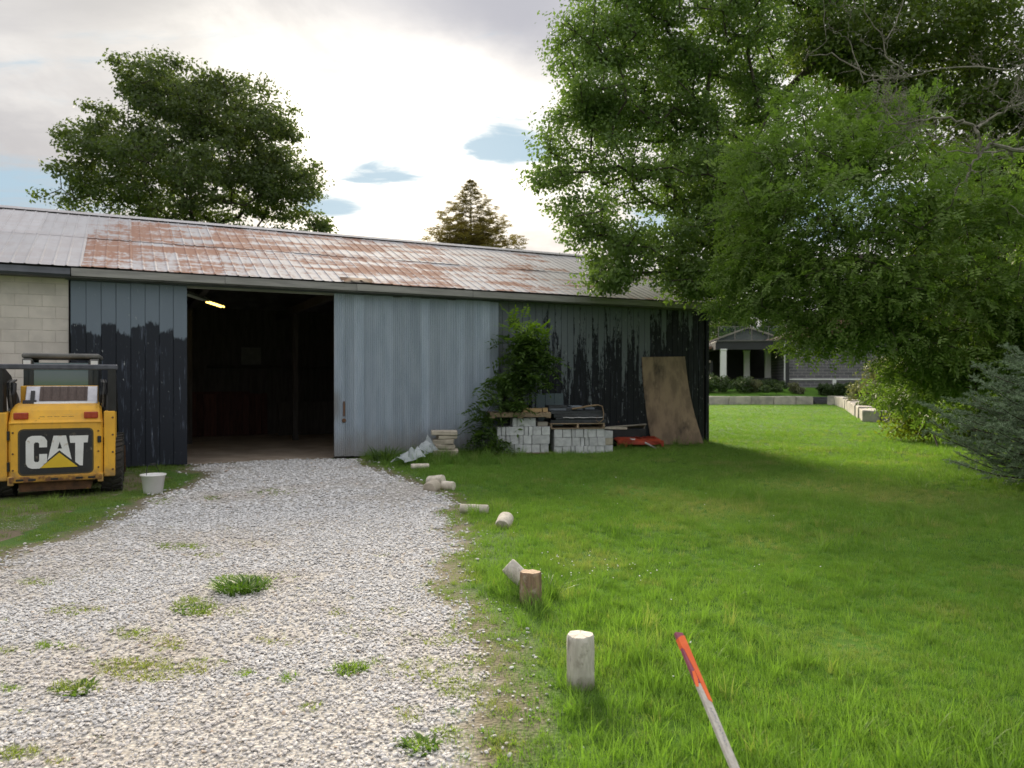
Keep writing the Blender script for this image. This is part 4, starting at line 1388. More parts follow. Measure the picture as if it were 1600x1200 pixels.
# ================================================================== SMALL THINGS
def build_pail():
    p = G(239, 771)
    t = thing('pail', 'white plastic pail with a raised dark handle at the edge of the gravel', 'pail', p, R(15))
    bm = bmesh.new()
    lathe(bm, [(0.0, 0.0), (0.118, 0.0), (0.125, 0.012), (0.155, 0.245), (0.168, 0.25), (0.175, 0.262), (0.172, 0.272), (0.158, 0.272), (0.150, 0.262), (0.122, 0.03), (0.0, 0.02)], 32)
    obj('bowl', bm, M['white_plastic'], t, smooth=True)
    bm = bmesh.new()
    tube(bm, [(0.162 * math.cos(a), 0.10 * math.sin(a) * 0.35, 0.262 + 0.155 * math.sin(a)) for a in np.linspace(0, math.pi, 13)], 0.004, 6)
    hd = obj('handle', bm, M['black'], t, rot=(0, 0, R(70)))
    bm = bmesh.new(); tube(bm, [(-0.05, 0, 0.414), (0.05, 0, 0.414)], 0.013, 8)
    obj('grip', bm, M['black'], hd)


build_pail()


def log_bm(r, h, seg=18, jit=0.004, taper=1.0, fan=True):
    """cut round with slightly uneven outline; ends ringed"""
    bm = bmesh.new()
    ph = [random.uniform(0, 6.28) for _ in range(3)]
    prof = [0.0, 0.035, 0.12, 0.4, 0.7, 0.9, 0.965, 1.0]
    rings = []
    for i, u in enumerate(prof):
        rr = r * (1 + (taper - 1) * u) * (0.90 if u in (0.0, 1.0) else 0.975 if u in (0.035, 0.965) else 1.0 + random.uniform(-.02, .02))
        ring = []
        for k in range(seg):
            a = 2 * math.pi * k / seg
            f = 1 + 0.03 * math.sin(2 * a + ph[0]) + 0.025 * math.sin(3 * a + ph[1]) + 0.015 * math.sin(7 * a + ph[2])
            f *= 1 + random.uniform(-.012, .012)
            ring.append(bm.verts.new((rr * f * math.cos(a), rr * f * math.sin(a), h * u + random.uniform(-jit, jit) * 0.8)))
        rings.append(ring)
    for i in range(len(rings) - 1):
        for k in range(seg):
            bm.faces.new((rings[i][k], rings[i][(k + 1) % seg], rings[i + 1][(k + 1) % seg], rings[i + 1][k]))
    return bm, rings


def make_log(name, label, p, r, h, m_side, m_end, lying=None, tilt=0.0, group=None, yaw=0.0, sink=0.0):
    t = thing(name, label, 'log', p, yaw, group)
    bm, rings = log_bm(r, h)
    Mx = Matrix.Translation((0, 0, -sink))
    if lying is not None:
        Mx = Matrix.Translation((0, 0, r - sink)) @ Matrix.Rotation(lying, 4, 'Z') @ Matrix.Rotation(R(90) - tilt, 4, 'Y') @ Matrix.Translation((0, 0, -h / 2))
    elif tilt:
        Mx = Mx @ Matrix.Rotation(tilt, 4, 'X')
    ends = bmesh.new()
    for ring, up in ((rings[0], -1), (rings[-1], 1)):
        vs = [ends.verts.new(v.co) for v in ring]
        z = sum(v.co.z for v in ring) / len(ring) + up * 0.003
        c = ends.verts.new((0, 0, z))
        for k in range(len(vs)):
            f = (vs[k], vs[(k + 1) % len(vs)], c)
            ends.faces.new(f if up > 0 else f[::-1])
    bm.transform(Mx); ends.transform(Mx)
    obj('side', bm, m_side, t, smooth=True)
    obj('cut_end', ends, m_end, t)
    return t


GRP = 'short cut logs set out along the gravel edge'
make_log('log', 'upright white log post nearest the camera, standing in the grass', G(907, 1076), 0.071, 0.30, M['white_log'], M['white_end'], group=GRP, sink=0.02)
make_log('log', 'upright brown bark log standing in the lawn with a fresh cut top', G(829, 943), 0.079, 0.265, M['log_bark'], M['log_end'], group=GRP, sink=0.04, tilt=R(-2))
make_log('log', 'white log tipped over behind the brown upright log', Vector((0.062, 5.78, 0)), 0.062, 0.26, M['white_log'], M['white_end'], lying=R(165), tilt=R(42), group=GRP, sink=-0.055)
make_log('log', 'single pale log with its rounded end showing in the grass', G(788, 822), 0.085, 0.26, M['pale_log'], M['slab'], lying=R(80), group=GRP, tilt=R(12), sink=0.05)
make_log('log', 'long pale log lying flat between the gravel and the lawn', G(741, 803), 0.058, 0.34, M['pale_log'], M['pale_log'], lying=R(-12), group=GRP)
make_log('log', 'stubby brownish log on the gravel rim, front one of three', G(675, 768), 0.098, 0.20, M['slab'], M['slab'], lying=R(70), group=GRP, sink=0.035, tilt=R(10))
make_log('log', 'pale log tucked behind the stubby brownish one', G(681, 762), 0.085, 0.26, M['pale_log'], M['pale_log'], lying=R(-25), group=GRP, tilt=R(8), sink=-0.01)
make_log('log', 'small pale log right of the three at the gravel rim', G(700, 766), 0.065, 0.20, M['pale_log'], M['pale_log'], lying=R(-30), group=GRP)
make_log('log', 'slim pale log in the grass below the crumpled plastic', G(656, 733), 0.05, 0.32, M['pale_log'], M['pale_log'], lying=R(14), group=GRP)


def build_stake():
    base = Vector((0.86, 2.42, 0.0)); top = Vector((0.683, 3.15, 0.56))
    d = top - base
    t = thing('survey_stake', 'leaning wooden survey stake with orange and purple painted top', 'stake', base)
    L = d.length
    z = d.normalized()
    x = Vector((1, 0.12, 0)); x = (x - z * x.dot(z)).normalized()
    y = z.cross(x)
    Mx = Matrix((x, y, z)).transposed().to_4x4() @ Matrix.Rotation(R(20), 4, 'Z')

    def seg(name, z0, z1, w, th, m, par=t, cx=0.0, cy=0.0):
        bm = bmesh.new()
        add_box(bm, cx, cy, (z0 + z1) / 2, w, th, z1 - z0)
        bmesh.ops.bevel(bm, geom=list(bm.edges), offset=0.0012, segments=1, affect='EDGES')
        bm.transform(Mx)
        return obj(name, bm, m, par)
    W, TH = 0.037, 0.014
    st = seg('shaft', -0.15, L - 0.23, W, TH, M['stake'])
    # purple paint on the left edge of the face, orange over the rest, both brushed on round the wood
    seg('purple_top', L - 0.229, L, W + 0.0012, TH + 0.0012, M['magenta'])
    bm = bmesh.new()
    pts = [(-0.0193, L - 0.03), (-0.0193, L - 0.075), (-0.012, L - 0.085), (-0.010, L - 0.11), (-0.007, L - 0.14), (-0.003, L - 0.17), (-0.002, L - 0.20), (0.0, L - 0.23), (0.004, L - 0.30), (0.0195, L - 0.31), (0.0195, L - 0.015), (0.0, L - 0.018)]
    prism(bm, pts, -TH / 2 - 0.0025, TH / 2 + 0.002)
    bm.transform(Mx)
    obj('orange_band', bm, M['orange'], t)
    # a loose tail of flagging tape
    bm = bmesh.new()
    pr = [(-0.022, L - 0.185), (-0.008, L - 0.18), (-0.009, L - 0.215), (-0.020, L - 0.25), (-0.034, L - 0.252), (-0.030, L - 0.22)]
    prism(bm, pr, -TH / 2 - 0.006, -TH / 2 - 0.0045)
    bm.transform(Mx)
    obj('tape_tail', bm, M['orange'], t)
    # faint pencilled strokes down the face
    bm = bmesh.new()
    for k in range(11):
        zc = L - 0.335 - k * 0.014
        w = random.uniform(0.006, 0.012)
        add_box(bm, random.uniform(-.003, .005), -TH / 2 - 0.0004, zc, w, 0.0006, 0.0022, Matrix.Rotation(random.uniform(-.7, .7), 4, 'Y'))
        add_box(bm, random.uniform(-.003, .005), -TH / 2 - 0.0004, zc - 0.005, 0.0022, 0.0006, 0.008, Matrix.Rotation(random.uniform(-.5, .5), 4, 'Y'))
    bm.transform(Mx)
    obj('pencil_marks', bm, M['ink'], st)


build_stake()


# ---------------------------------------------------------------- concrete blocks and what lies on them
def build_piles():
    H = 0.187
    ORD = ['leftmost', 'second', 'third', 'fourth', 'fifth', 'sixth', 'last']
    cache = {}

    def blk(w, d, h):
        k = (round(w, 3), round(d, 3), round(h, 3), random.randint(0, 1))
        if k not in cache:
            cache[k] = box_me('concrete_block', w - 0.008, d, h - 0.004, M['block'], 0.006, jit=0.002)
        return cache[k]

    def pile(origin, yaw, courses, depth, z0, group, labels, skip=0):
        Rz = Matrix.Rotation(yaw, 4, 'Z')
        for c, widths in enumerate(courses):
            for back in (0, 1):
                x = 0.0
                k = 0
                for w in widths:
                    q = origin + Rz @ Vector((x + w / 2, depth * 0.5 + back * (depth + 0.01) + random.uniform(-.012, .012), 0))
                    o = obj('concrete_block', blk(w, depth, H), None, None, (q.x, q.y, z0 + H * (c + 0.5)), (0, 0, yaw + random.uniform(-.015, .015)))
                    k += 1
                    tag(o, ORD[k - 1] + ' ' + labels[c].replace(' from the left', ' from the left' if 1 < k < 7 else '') + (', front row' if not back else ', back row'), 'block', group)
                    x += w + random.uniform(0.0, 0.008)
    # left pile
    y1 = R(9)
    A = G(777, 711)
    g1 = 'concrete blocks in the left stack'
    pile(A, y1, [[.185, .185, .185, .185, .185, .185], [.185, .09, .185, .09, .185, .39], [.09, .09, .39, .09, .09, .185, .185]], 0.39, 0.035, g1,
         ['grey block from the left in the bottom course of the left stack', 'grey block from the left in the middle course of the left stack', 'grey block from the left in the top course of the left stack'])

    def L1(x, y, z):
        return A + Matrix.Rotation(y1, 4, 'Z') @ Vector((x, y, 0)) + Vector((0, 0, z))

    def pallet(name_label, at, yaw, w, d, n=7):
        t = thing('pallet', name_label, 'pallet', at, yaw)
        for k in range(3):
            obj('stringer', box_bm(0.04, d, 0.085, 0.004, c=(-w / 2 + 0.02 + k * (w - 0.04) / 2, 0, 0.062), jit=0.002), M['pallet'], t)
        for k in range(n):
            obj('deck_board', box_bm(w, 0.10, 0.018, 0.003, c=(random.uniform(-.012, .012), -d / 2 + 0.05 + k * (d - 0.10) / (n - 1), 0.114), jit=0.002), M['pallet'], t)
        for k in range(3):
            obj('bottom_board', box_bm(w, 0.10, 0.018, 0.003, c=(random.uniform(-.012, .012), -d / 2 + 0.05 + k * (d - 0.10) / 2, 0.010), jit=0.002), M['pallet'], t)
        return t
    # pallet under the left pile, one corner showing
    pallet('weathered pallet on the grass under the left block stack', L1(0.62, 0.40, -0.086), y1, 1.14, 0.85)
    top1 = 0.035 + 3 * H
    for (x, w, nm, m) in ((0.34 + .045, 0.085, 'narrow grey block under the raised pallet', M['block']), (0.64, 0.40, 'broad grey block propping up the raised pallet', M['block'])):
        o = obj('concrete_block', box_bm(w, 0.39, 0.185, 0.006, jit=0.002), m, None, L1(x, 0.22, top1 + 0.095), (0, 0, y1))
        tag(o, nm, 'block')
    o = obj('wood_offcut', box_bm(0.22, 0.3, 0.10, 0.004, jit=0.004), M['grey_wood'], None, L1(1.0, 0.2, top1 + 0.052), (0, 0, y1))
    tag(o, 'stubby wood offcut on the left stack beside the propping block', 'offcut')
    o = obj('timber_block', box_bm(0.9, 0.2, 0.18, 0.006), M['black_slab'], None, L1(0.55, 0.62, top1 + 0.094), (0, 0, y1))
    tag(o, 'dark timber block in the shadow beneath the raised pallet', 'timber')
    pt = pallet('brown pallet raised on blocks above the left stack', L1(0.50, 0.42, top1 + 0.190), y1 + R(90), 0.95, 1.32, 10)
    zt = top1 + 0.190 + 0.123
    o = obj('timber_block', box_bm(0.42, 0.12, 0.085, 0.004), M['fresh'], None, L1(0.76, 0.06, zt + 0.043), (0, 0, y1 + R(1)))
    tag(o, 'long yellow timber offcut lying on the raised pallet', 'timber')
    o = obj('timber_block', box_bm(0.11, 0.13, 0.092, 0.004), M['fresh'], None, L1(1.05, 0.07, zt + 0.046), (0, 0, y1 - R(3)))
    tag(o, 'short yellow timber end beside the long one on the pallet', 'timber')
    # right pile
    y2 = R(9)
    Bp = G(866, 709)
    pile(Bp, y2, [[.185, .185, .09, .185, .09, .185, .185], [.39, .185, .09, .09, .185, .185], [.185, .185, .09, .185, .09, .185, .185]], 0.39, -0.03, 'concrete blocks in the right stack',
         ['grey block from the left in the bottom course of the right stack', 'grey block from the left in the middle course of the right stack', 'grey block from the left in the top course of the right stack'])

    def L2(x, y, z):
        return Bp + Matrix.Rotation(y2, 4, 'Z') @ Vector((x, y, 0)) + Vector((0, 0, z))
    for k, nm in enumerate(('lowest small block at the right end of the right stack', 'middle small block at the right end of the right stack', 'uppermost small block at the right end of the right stack')):
        o = obj('concrete_block', box_bm(0.20, 0.39, 0.15, 0.008, jit=0.004), M['block'] if k != 1 else M['slab'], None, L2(1.24, 0.28, 0.085 + k * 0.156), (0, 0, y2 + random.uniform(-.05, .05)))
        tag(o, nm, 'block')
    top2 = -0.03 + 3 * H
    pallet('pale pallet resting on the right block stack under dark slabs', L2(0.52, 0.45, top2 + 0.004), y2, 1.22, 0.95)
    z = top2 + 0.127
    D = [(0.55, 1.24, 0.85, 0.075, 'black_slab', 'dark flat slab lying lowest on the pale pallet'),
         (0.60, 1.14, 0.82, 0.050, 'black_slab', 'thin dark slab second from the bottom on the pale pallet'),
         (0.60, 1.18, 0.80, 0.070, 'black_slab', 'dark slab third from the bottom with a pale torn edge below'),
         (0.57, 1.20, 0.78, 0.075, 'black_slab', 'thick dark slab fourth in the pile on the pale pallet'),
         (0.18, 0.50, 0.60, 0.050, 'grey_slab', 'short grey slab on the left of the dark pile')]
    for x, w, d, h, m, lb in D:
        o = obj('slab', box_bm(w, d, h - 0.003, 0.005, jit=0.004), M[m], None, L2(x + random.uniform(-.02, .02), 0.45, z + h / 2), (0, random.uniform(-.006, .006), y2 + random.uniform(-.04, .04)))
        tag(o, lb, 'slab', 'slabs piled on the pale pallet')
        z += h
    z0 = z - 0.04
    for x, y, w, d, h, zz, m, lb in ((0.14, 0.45, 0.42, 0.5, 0.06, z0 + 0.04, 'black_slab', 'black block topmost on the left of the dark pile'),
                                    (0.42, 0.32, 0.24, 0.35, 0.045, z0, 'black_slab', 'small black block in the middle of the dark pile'),
                                    (0.56, 0.55, 0.34, 0.40, 0.05, z0, 'grey_slab', 'pale grey slab lying under the topmost one'),
                                    (0.60, 0.58, 0.25, 0.30, 0.04, z0 + 0.05, 'grey_slab', 'topmost pale grey slab on the dark pile'),
                                    (0.92, 0.60, 0.22, 0.30, 0.045, z0, 'grey_slab', 'grey slab near the rope end of the dark pile')):
        o = obj('slab', box_bm(w, d, h - 0.003, 0.005, jit=0.003), M[m], None, L2(x, y, zz + h / 2), (0, 0, y2 + random.uniform(-.06, .06)))
        tag(o, lb, 'slab', 'slabs piled on the pale pallet')
    # torn pale film edge between slabs
    bm = bmesh.new()
    pr = [bm.verts.new(L2(0.2 + i * 0.075, -0.005 + 0.01 * math.sin(i * 2.1), top2 + 0.127 + 0.118 + 0.006 * math.sin(i * 1.7))) for i in range(13)]
    pr2 = [bm.verts.new(v.co + Vector((0.0, 0.03, 0.012))) for v in pr]
    for i in range(12): bm.faces.new((pr[i], pr[i + 1], pr2[i + 1], pr2[i]))
    tag(obj('torn_wrap', bm, M['pipe']), 'thin strip of pale torn wrap between the dark slabs', 'wrap')
    # twisted rope / bark strip coiling off the pile
    bm = bmesh.new()
    pts = [L2(0.42, 0.1, z0 + 0.03), L2(0.62, 0.06, z0 + 0.06), L2(0.82, 0.03, z0 + 0.10), L2(0.98, 0.0, z0 + 0.115), L2(1.07, -0.02, z0 + 0.09), L2(1.10, -0.03, z0 - 0.06), L2(1.09, -0.04, z0 - 0.20), L2(1.00, -0.04, z0 - 0.27), L2(0.93, -0.03, z0 - 0.22), L2(0.96, -0.03, z0 - 0.12)]
    tube(bm, pts, [0.022, 0.024, 0.022, 0.018, 0.012, 0.011, 0.010, 0.010, 0.009, 0.008], 6)
    tag(obj('rope', bm, M['rope'], smooth=True), 'brown rope looping off the end of the dark slabs', 'rope')
    # planks to the right on a dark trough
    q = G(980, 700) + Vector((0.0, 0.6, 0))
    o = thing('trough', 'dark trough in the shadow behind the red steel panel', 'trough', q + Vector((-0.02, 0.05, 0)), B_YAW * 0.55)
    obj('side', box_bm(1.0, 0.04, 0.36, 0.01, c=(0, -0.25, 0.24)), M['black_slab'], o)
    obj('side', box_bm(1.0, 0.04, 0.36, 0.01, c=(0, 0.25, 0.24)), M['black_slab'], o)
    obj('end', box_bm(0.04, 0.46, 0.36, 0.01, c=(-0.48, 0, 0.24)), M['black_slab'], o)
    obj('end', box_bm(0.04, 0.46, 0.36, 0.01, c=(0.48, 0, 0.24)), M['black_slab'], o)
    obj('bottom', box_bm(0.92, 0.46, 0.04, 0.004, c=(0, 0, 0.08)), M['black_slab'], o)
    o = obj('plank', box_bm(1.02, 0.20, 0.035, 0.004, jit=0.002), M['grey_wood'], None, q + Vector((0.04, -0.06, 0.462)), (R(-22), R(-3.5), R(12)))
    tag(o, 'broad pale plank laid across the dark trough', 'plank')
    o = obj('plank', box_bm(0.62, 0.05, 0.05, 0.004, jit=0.002), M['pale_log'], None, q + Vector((-0.26, -0.26, 0.445)), (0, R(1), R(4)))
    tag(o, 'narrow light lath in front of the broad plank', 'plank')
    o = obj('plank', box_bm(0.55, 0.07, 0.03, 0.004, jit=0.002), M['redwood'], None, q + Vector((-0.38, 0.02, 0.54)), (0, R(-9), R(8)))
    tag(o, 'short reddish plank tilted between the slabs and the trough', 'plank')
    # red pressed steel panel lying in the grass
    r0 = G(1000, 700)
    t = thing('steel_panel', 'red painted steel panel with folded ends lying on the grass', 'panel', r0, R(10))
    bm = bmesh.new()
    xs = [-0.56, -0.46, -0.2, 0.1, 0.34, 0.50, 0.58]
    prof = [(-0.02, 0.10), (0.0, 0.175), (0.06, 0.20), (0.30, 0.215), (0.56, 0.235), (0.62, 0.22)]
    gr = []
    for i, x in enumerate(xs):
        row = []
        for y, zz in prof:
            k = 0.0
            if i == 0: k = -0.02
            if i == len(xs) - 1: k = -0.05
            row.append(bm.verts.new((x + (0.06 * (y / 0.6) if i > 3 else 0.10 * y), y, zz + k + 0.012 * math.sin(i * 1.3))))
        gr.append(row)
    for i in range(len(xs) - 1):
        for j in range(len(prof) - 1):
            bm.faces.new((gr[i][j], gr[i + 1][j], gr[i + 1][j + 1], gr[i][j + 1]))
    ret = bmesh.ops.extrude_face_region(bm, geom=list(bm.faces))
    for v in ret['geom']:
        if isinstance(v, bmesh.types.BMVert): v.co.z -= 0.02
    bmesh.ops.recalc_face_normals(bm, faces=list(bm.faces))
    obj('sheet', bm, M['red'], t)
    bm = bmesh.new()
    prism(bm, [(-0.58, 0.20), (-0.16, 0.19), (-0.28, 0.15), (-0.36, 0.02), (-0.42, 0.12), (-0.55, 0.11)], -0.05, -0.025)
    obj('end_bracket', bm, M['red'], t)
    bm = bmesh.new()
    prism(bm, [(0.28, 0.17), (0.57, 0.17), (0.575, 0.02), (0.52, 0.03), (0.50, 0.11), (0.36, 0.135)], -0.05, -0.025)
    obj('end_bracket', bm, M['red'], t)
    for x in (0.0, 0.2, 0.36):
        obj('rib', box_bm(0.025, 0.56, 0.02, 0.004, c=(x + 0.04, 0.31, 0.23), jit=0.002), M['red'], t)
    bm = bmesh.new(); tube(bm, [r0 + Vector((0.13, 0.02, 0.12)), r0 + Vector((0.30, -0.42, 0.025))], 0.022, 8)
    tag(obj('pipe', bm, M['pipe'], smooth=True), 'short grey pipe sticking out from under the red panel', 'pipe')
    o = obj('paper_scrap', box_bm(0.10, 0.07, 0.02, 0.004, jit=0.008), M['house_white'], None, r0 + Vector((-0.17, 0.03, 0.205)), (0, 0.1, 0.4))
    tag(o, 'white scrap lying on the red steel panel', 'scrap')
    bm = bmesh.new(); tube(bm, [r0 + Vector((0.08, 0.5, 0.1)), r0 + Vector((0.24, 0.62, 0.52))], 0.014, 6)
    tag(obj('rod', bm, M['grey_wood']), 'thin rod leaning beside the plywood sheet', 'rod')


M['redwood'] = mat('reddish_wood', (0.36, 0.20, 0.14), (0.25, 0.14, 0.10), 5, 0.85, 0.3, var=0)
build_piles()


def build_plywood():
    # a warped sheet: foot out on the grass, head against the boards
    bl = G(1015, 694); br = G(1096, 694.5)
    bl = bl - BN * 0.10; br = br - BN * 0.10
    def wallpt(px, z):
        a = (px - 800) / 1200
        d = -0.06
        t = (a * (14.4 + 0.893 * d) + 6 + 0.449 * d) / (0.893 - 0.449 * a)
        return BP(t, d, z)
    tl = wallpt(1003, 2.17); tr = wallpt(1070, 2.20)
    n = 10; m = 14
    bm = bmesh.new()
    gr = []
    for j in range(m + 1):
        v = j / m
        row = []
        for i in range(n + 1):
            u = i / n
            p = bl.lerp(br, u).lerp(tl.lerp(tr, u), v)
            side = (tr - tl).normalized()
            # warp: bowed along its length, slightly cupped
            p += BN * (0.07 * math.sin(math.pi * v) * (1 - 0.4 * u)) - BN * 0.03 * math.sin(math.pi * u)
            p += side * (-0.01 * math.sin(math.pi * v) - 0.055 * u * math.sin(math.pi * v))
            row.append(p)
        gr.append(row)
    F = [[bm.verts.new(p) for p in row] for row in gr]
    K = [[bm.verts.new(p + BN * 0.016) for p in row] for row in gr]
    for j in range(m):
        for i in range(n):
            bm.faces.new((F[j][i], F[j][i + 1], F[j + 1][i + 1], F[j + 1][i]))
            bm.faces.new((K[j][i], K[j + 1][i], K[j + 1][i + 1], K[j][i + 1]))
    for j in range(m):
        for i in (0, n):
            bm.faces.new((F[j][i], F[j + 1][i], K[j + 1][i], K[j][i]))
    for i in range(n):
        for j in (0, m):
            bm.faces.new((F[j][i], K[j][i], K[j][i + 1], F[j][i + 1]))
    bmesh.ops.recalc_face_normals(bm, faces=list(bm.faces))
    tag(obj('plywood_sheet', bm, M['ply']), 'warped brown plywood sheet leaning on the black boards', 'plywood')


build_plywood()


def build_slab_stack():
    p = Vector((-0.0883 * 16.0, 15.95, 0.02))
    names = ['lowest and biggest beige stone slab of the small stack by the blue door', 'second beige slab from the bottom of the small stack', 'middle beige slab of the small stack, set back on the left',
             'fourth beige slab from the bottom, jutting right', 'topmost beige slab of the small stack by the blue door']
    z = 0.0
    for k, (w, d, h, dx, ry) in enumerate(((0.54, 0.42, 0.15, 0.03, 6), (0.44, 0.40, 0.10, 0.0, 10), (0.46, 0.40, 0.11, -0.02, 4), (0.40, 0.38, 0.075, 0.045, 14), (0.56, 0.42, 0.10, 0.0, 7))):
        o = obj('stone_slab', box_bm(w * .95, d, h * .97 - 0.006, 0.014, seg=2, jit=0.008), M['slab'], None, p + Vector((dx, 0.05, z + h / 2)), (random.uniform(-.02, .02), random.uniform(-.015, .03), R(ry)))
        tag(o, names[k], 'stone slab', 'beige slabs stacked by the blue door')
        z += h
    # loose pale block by the left concrete stack
    o = obj('stone_block', box_bm(0.16, 0.16, 0.22, 0.02, jit=0.012), M['slab'], None, G(771, 707) + Vector((0, 0.1, 0.07)), (0.1, 0.2, 0.4))
    tag(o, 'small rough stone leaning on the left corner of the left stack', 'stone')


build_slab_stack()


def build_film():
    rnd = random.Random(3)
    def crumple(name, label, a, b, w, h0, h1, seed):
        rnd = random.Random(seed)
        n, m = 8, 4
        bm = bmesh.new()
        d = (b - a); s = Vector((-d.y, d.x, 0)).normalized()
        g = []
        for i in range(n + 1):
            u = i / n
            row = []
            for j in range(m + 1):
                v = j / m - 0.5
                hh = h0 + (h1 - h0) * u
                p = a + d * u + s * v * w * (0.7 + 0.5 * rnd.random())
                p.z = 0.05 + max(0.0, hh * (1 - abs(v) * 1.4) * (0.75 + 0.35 * rnd.random()))
                p += Vector((rnd.uniform(-.05, .05), rnd.uniform(-.05, .05), 0))
                row.append(bm.verts.new(p))
            g.append(row)
        for i in range(n):
            for j in range(m):
                bm.faces.new((g[i][j], g[i + 1][j], g[i + 1][j + 1], g[i][j + 1]))
        tag(obj(name, bm, M['film']), label, 'plastic film', 'crumpled plastic film in the grass')
    crumple('plastic_film', 'crumpled clear plastic film bunched up against the beige slabs', G(655, 719), G(671, 716), 0.30, 0.22, 0.44, 4)
    crumple('plastic_film', 'low crumpled plastic film trailing towards the gravel', G(622, 731), G(652, 722), 0.34, 0.16, 0.28, 9)


build_film()

# ================================================================== TREES
UPV = np.array([0, 0, 1.0])


def unit(a):
    return a / (np.linalg.norm(a, axis=-1, keepdims=True) + 1e-9)


def simple_leaves(C, per, spread, size, rng, tint_c, flat=0.55, aspect=0.62, up=0.55):
    """folded pointed leaves scattered round clump centres"""
    n = len(C) * per
    c = np.repeat(C, per, 0)
    g = rng.normal(size=(n, 3))
    g = g / (np.linalg.norm(g, axis=1, keepdims=True)) * (rng.random((n, 1)) ** 0.5)
    sp = np.repeat(spread, per)[:, None] if hasattr(spread, '__len__') else spread
    off = g * sp * np.array([1, 1, flat])
    P = c + off
    nrm = unit(rng.normal(size=(n, 3)) * 0.8 + UPV * up + unit(off) * 0.9)
    ax = unit(np.cross(nrm, rng.normal(size=(n, 3))) + unit(off) * 0.6 - UPV * 0.25)
    sd = unit(np.cross(nrm, ax))
    s = (size * (0.65 + 0.7 * rng.random((n, 1))))
    b = P - ax * s * 0.5
    t = P + ax * s * 0.5
    l = P + sd * s * aspect * 0.5 - ax * s * 0.06 + nrm * s * 0.12
    r = P - sd * s * aspect * 0.5 - ax * s * 0.06 + nrm * s * 0.12
    V = np.stack([b, l, t, r], 1).reshape(-1, 3)
    k = np.arange(n)[:, None] * 4
    F = np.concatenate([k + [0, 2, 1], k + [0, 3, 2]], 1).reshape(-1, 3)
    tint = np.clip(np.repeat(tint_c, per) * 0.65 + rng.random(n) * 0.45, 0, 1)
    return V, F, np.repeat(tint, 2)


def compound_leaves(P, A, L, pairs, rng, tint_c, width=0.30, droop=0.35, ang=0.85, roll=0.7, ll=0.36):
    """feathered leaves (leaflets in pairs along a stalk), or needle sprays"""
    n = len(P)
    A = unit(A)
    s = unit(np.cross(A, UPV) + rng.normal(size=(n, 3)) * roll * 0.5)
    nr = unit(np.cross(s, A))
    L = (L * (0.75 + 0.5 * rng.random(n)))[:, None]
    Vs, Fs, Ts = [], [], []
    k0 = 0
    slots = [(k, sg) for k in range(pairs) for sg in (-1, 1)] + [(pairs, 0)]
    for k, sg in slots:
        u = (k + 0.8) / (pairs + 0.8)
        base = P + A * L * u - UPV * droop * L * u * u
        d = unit(A * (1 - ang * abs(sg)) + s * sg * ang - UPV * droop * 0.9 * u + rng.normal(size=(n, 3)) * 0.10)
        w = unit(np.cross(nr + rng.normal(size=(n, 3)) * 0.25, d))
        lf = L * ll * (1.0 - 0.55 * abs(u - 0.5)) * (0.85 + 0.3 * rng.random((n, 1)))
        b = base; t = base + d * lf
        m = base + d * lf * 0.45
        l = m + w * lf * width * 0.5 + nr * lf * 0.05
        r = m - w * lf * width * 0.5 + nr * lf * 0.05
        Vs.append(np.stack([b, l, t, r], 1).reshape(-1, 3))
        kk = k0 + np.arange(n)[:, None] * 4
        Fs.append(np.concatenate([kk + [0, 2, 1], kk + [0, 3, 2]], 1).reshape(-1, 3))
        Ts.append(np.repeat(np.clip(tint_c * 0.75 + rng.random(n) * 0.3, 0, 1), 2))
        k0 += n * 4
    return np.concatenate(Vs), np.concatenate(Fs), np.concatenate(Ts)


def join(parts):
    Vs, Fs, Ts = [], [], []
    k = 0
    for V, F, T in parts:
        Vs.append(V); Fs.append(F + k); Ts.append(T)
        k += len(V)
    return np.concatenate(Vs), np.concatenate(Fs), np.concatenate(Ts)


def lobe_points(lobes, n, rng, shell=0.45):
    """clump centres in a set of ellipsoids (centre, radii)"""
    vol = np.array([l[1][0] * l[1][2] * (0.3 if (l[0][2] - 1.6) / l[0][1] > 0.50 else 1.0) for l in lobes])
    pick = rng.choice(len(lobes), n, p=vol / vol.sum())
    c = np.array([l[0] for l in lobes])[pick]
    r = np.array([l[1] for l in lobes])[pick]
    d = unit(rng.normal(size=(n, 3)))
    rad = rng.random((n, 1)) ** shell
    return c + d * r * rad, pick


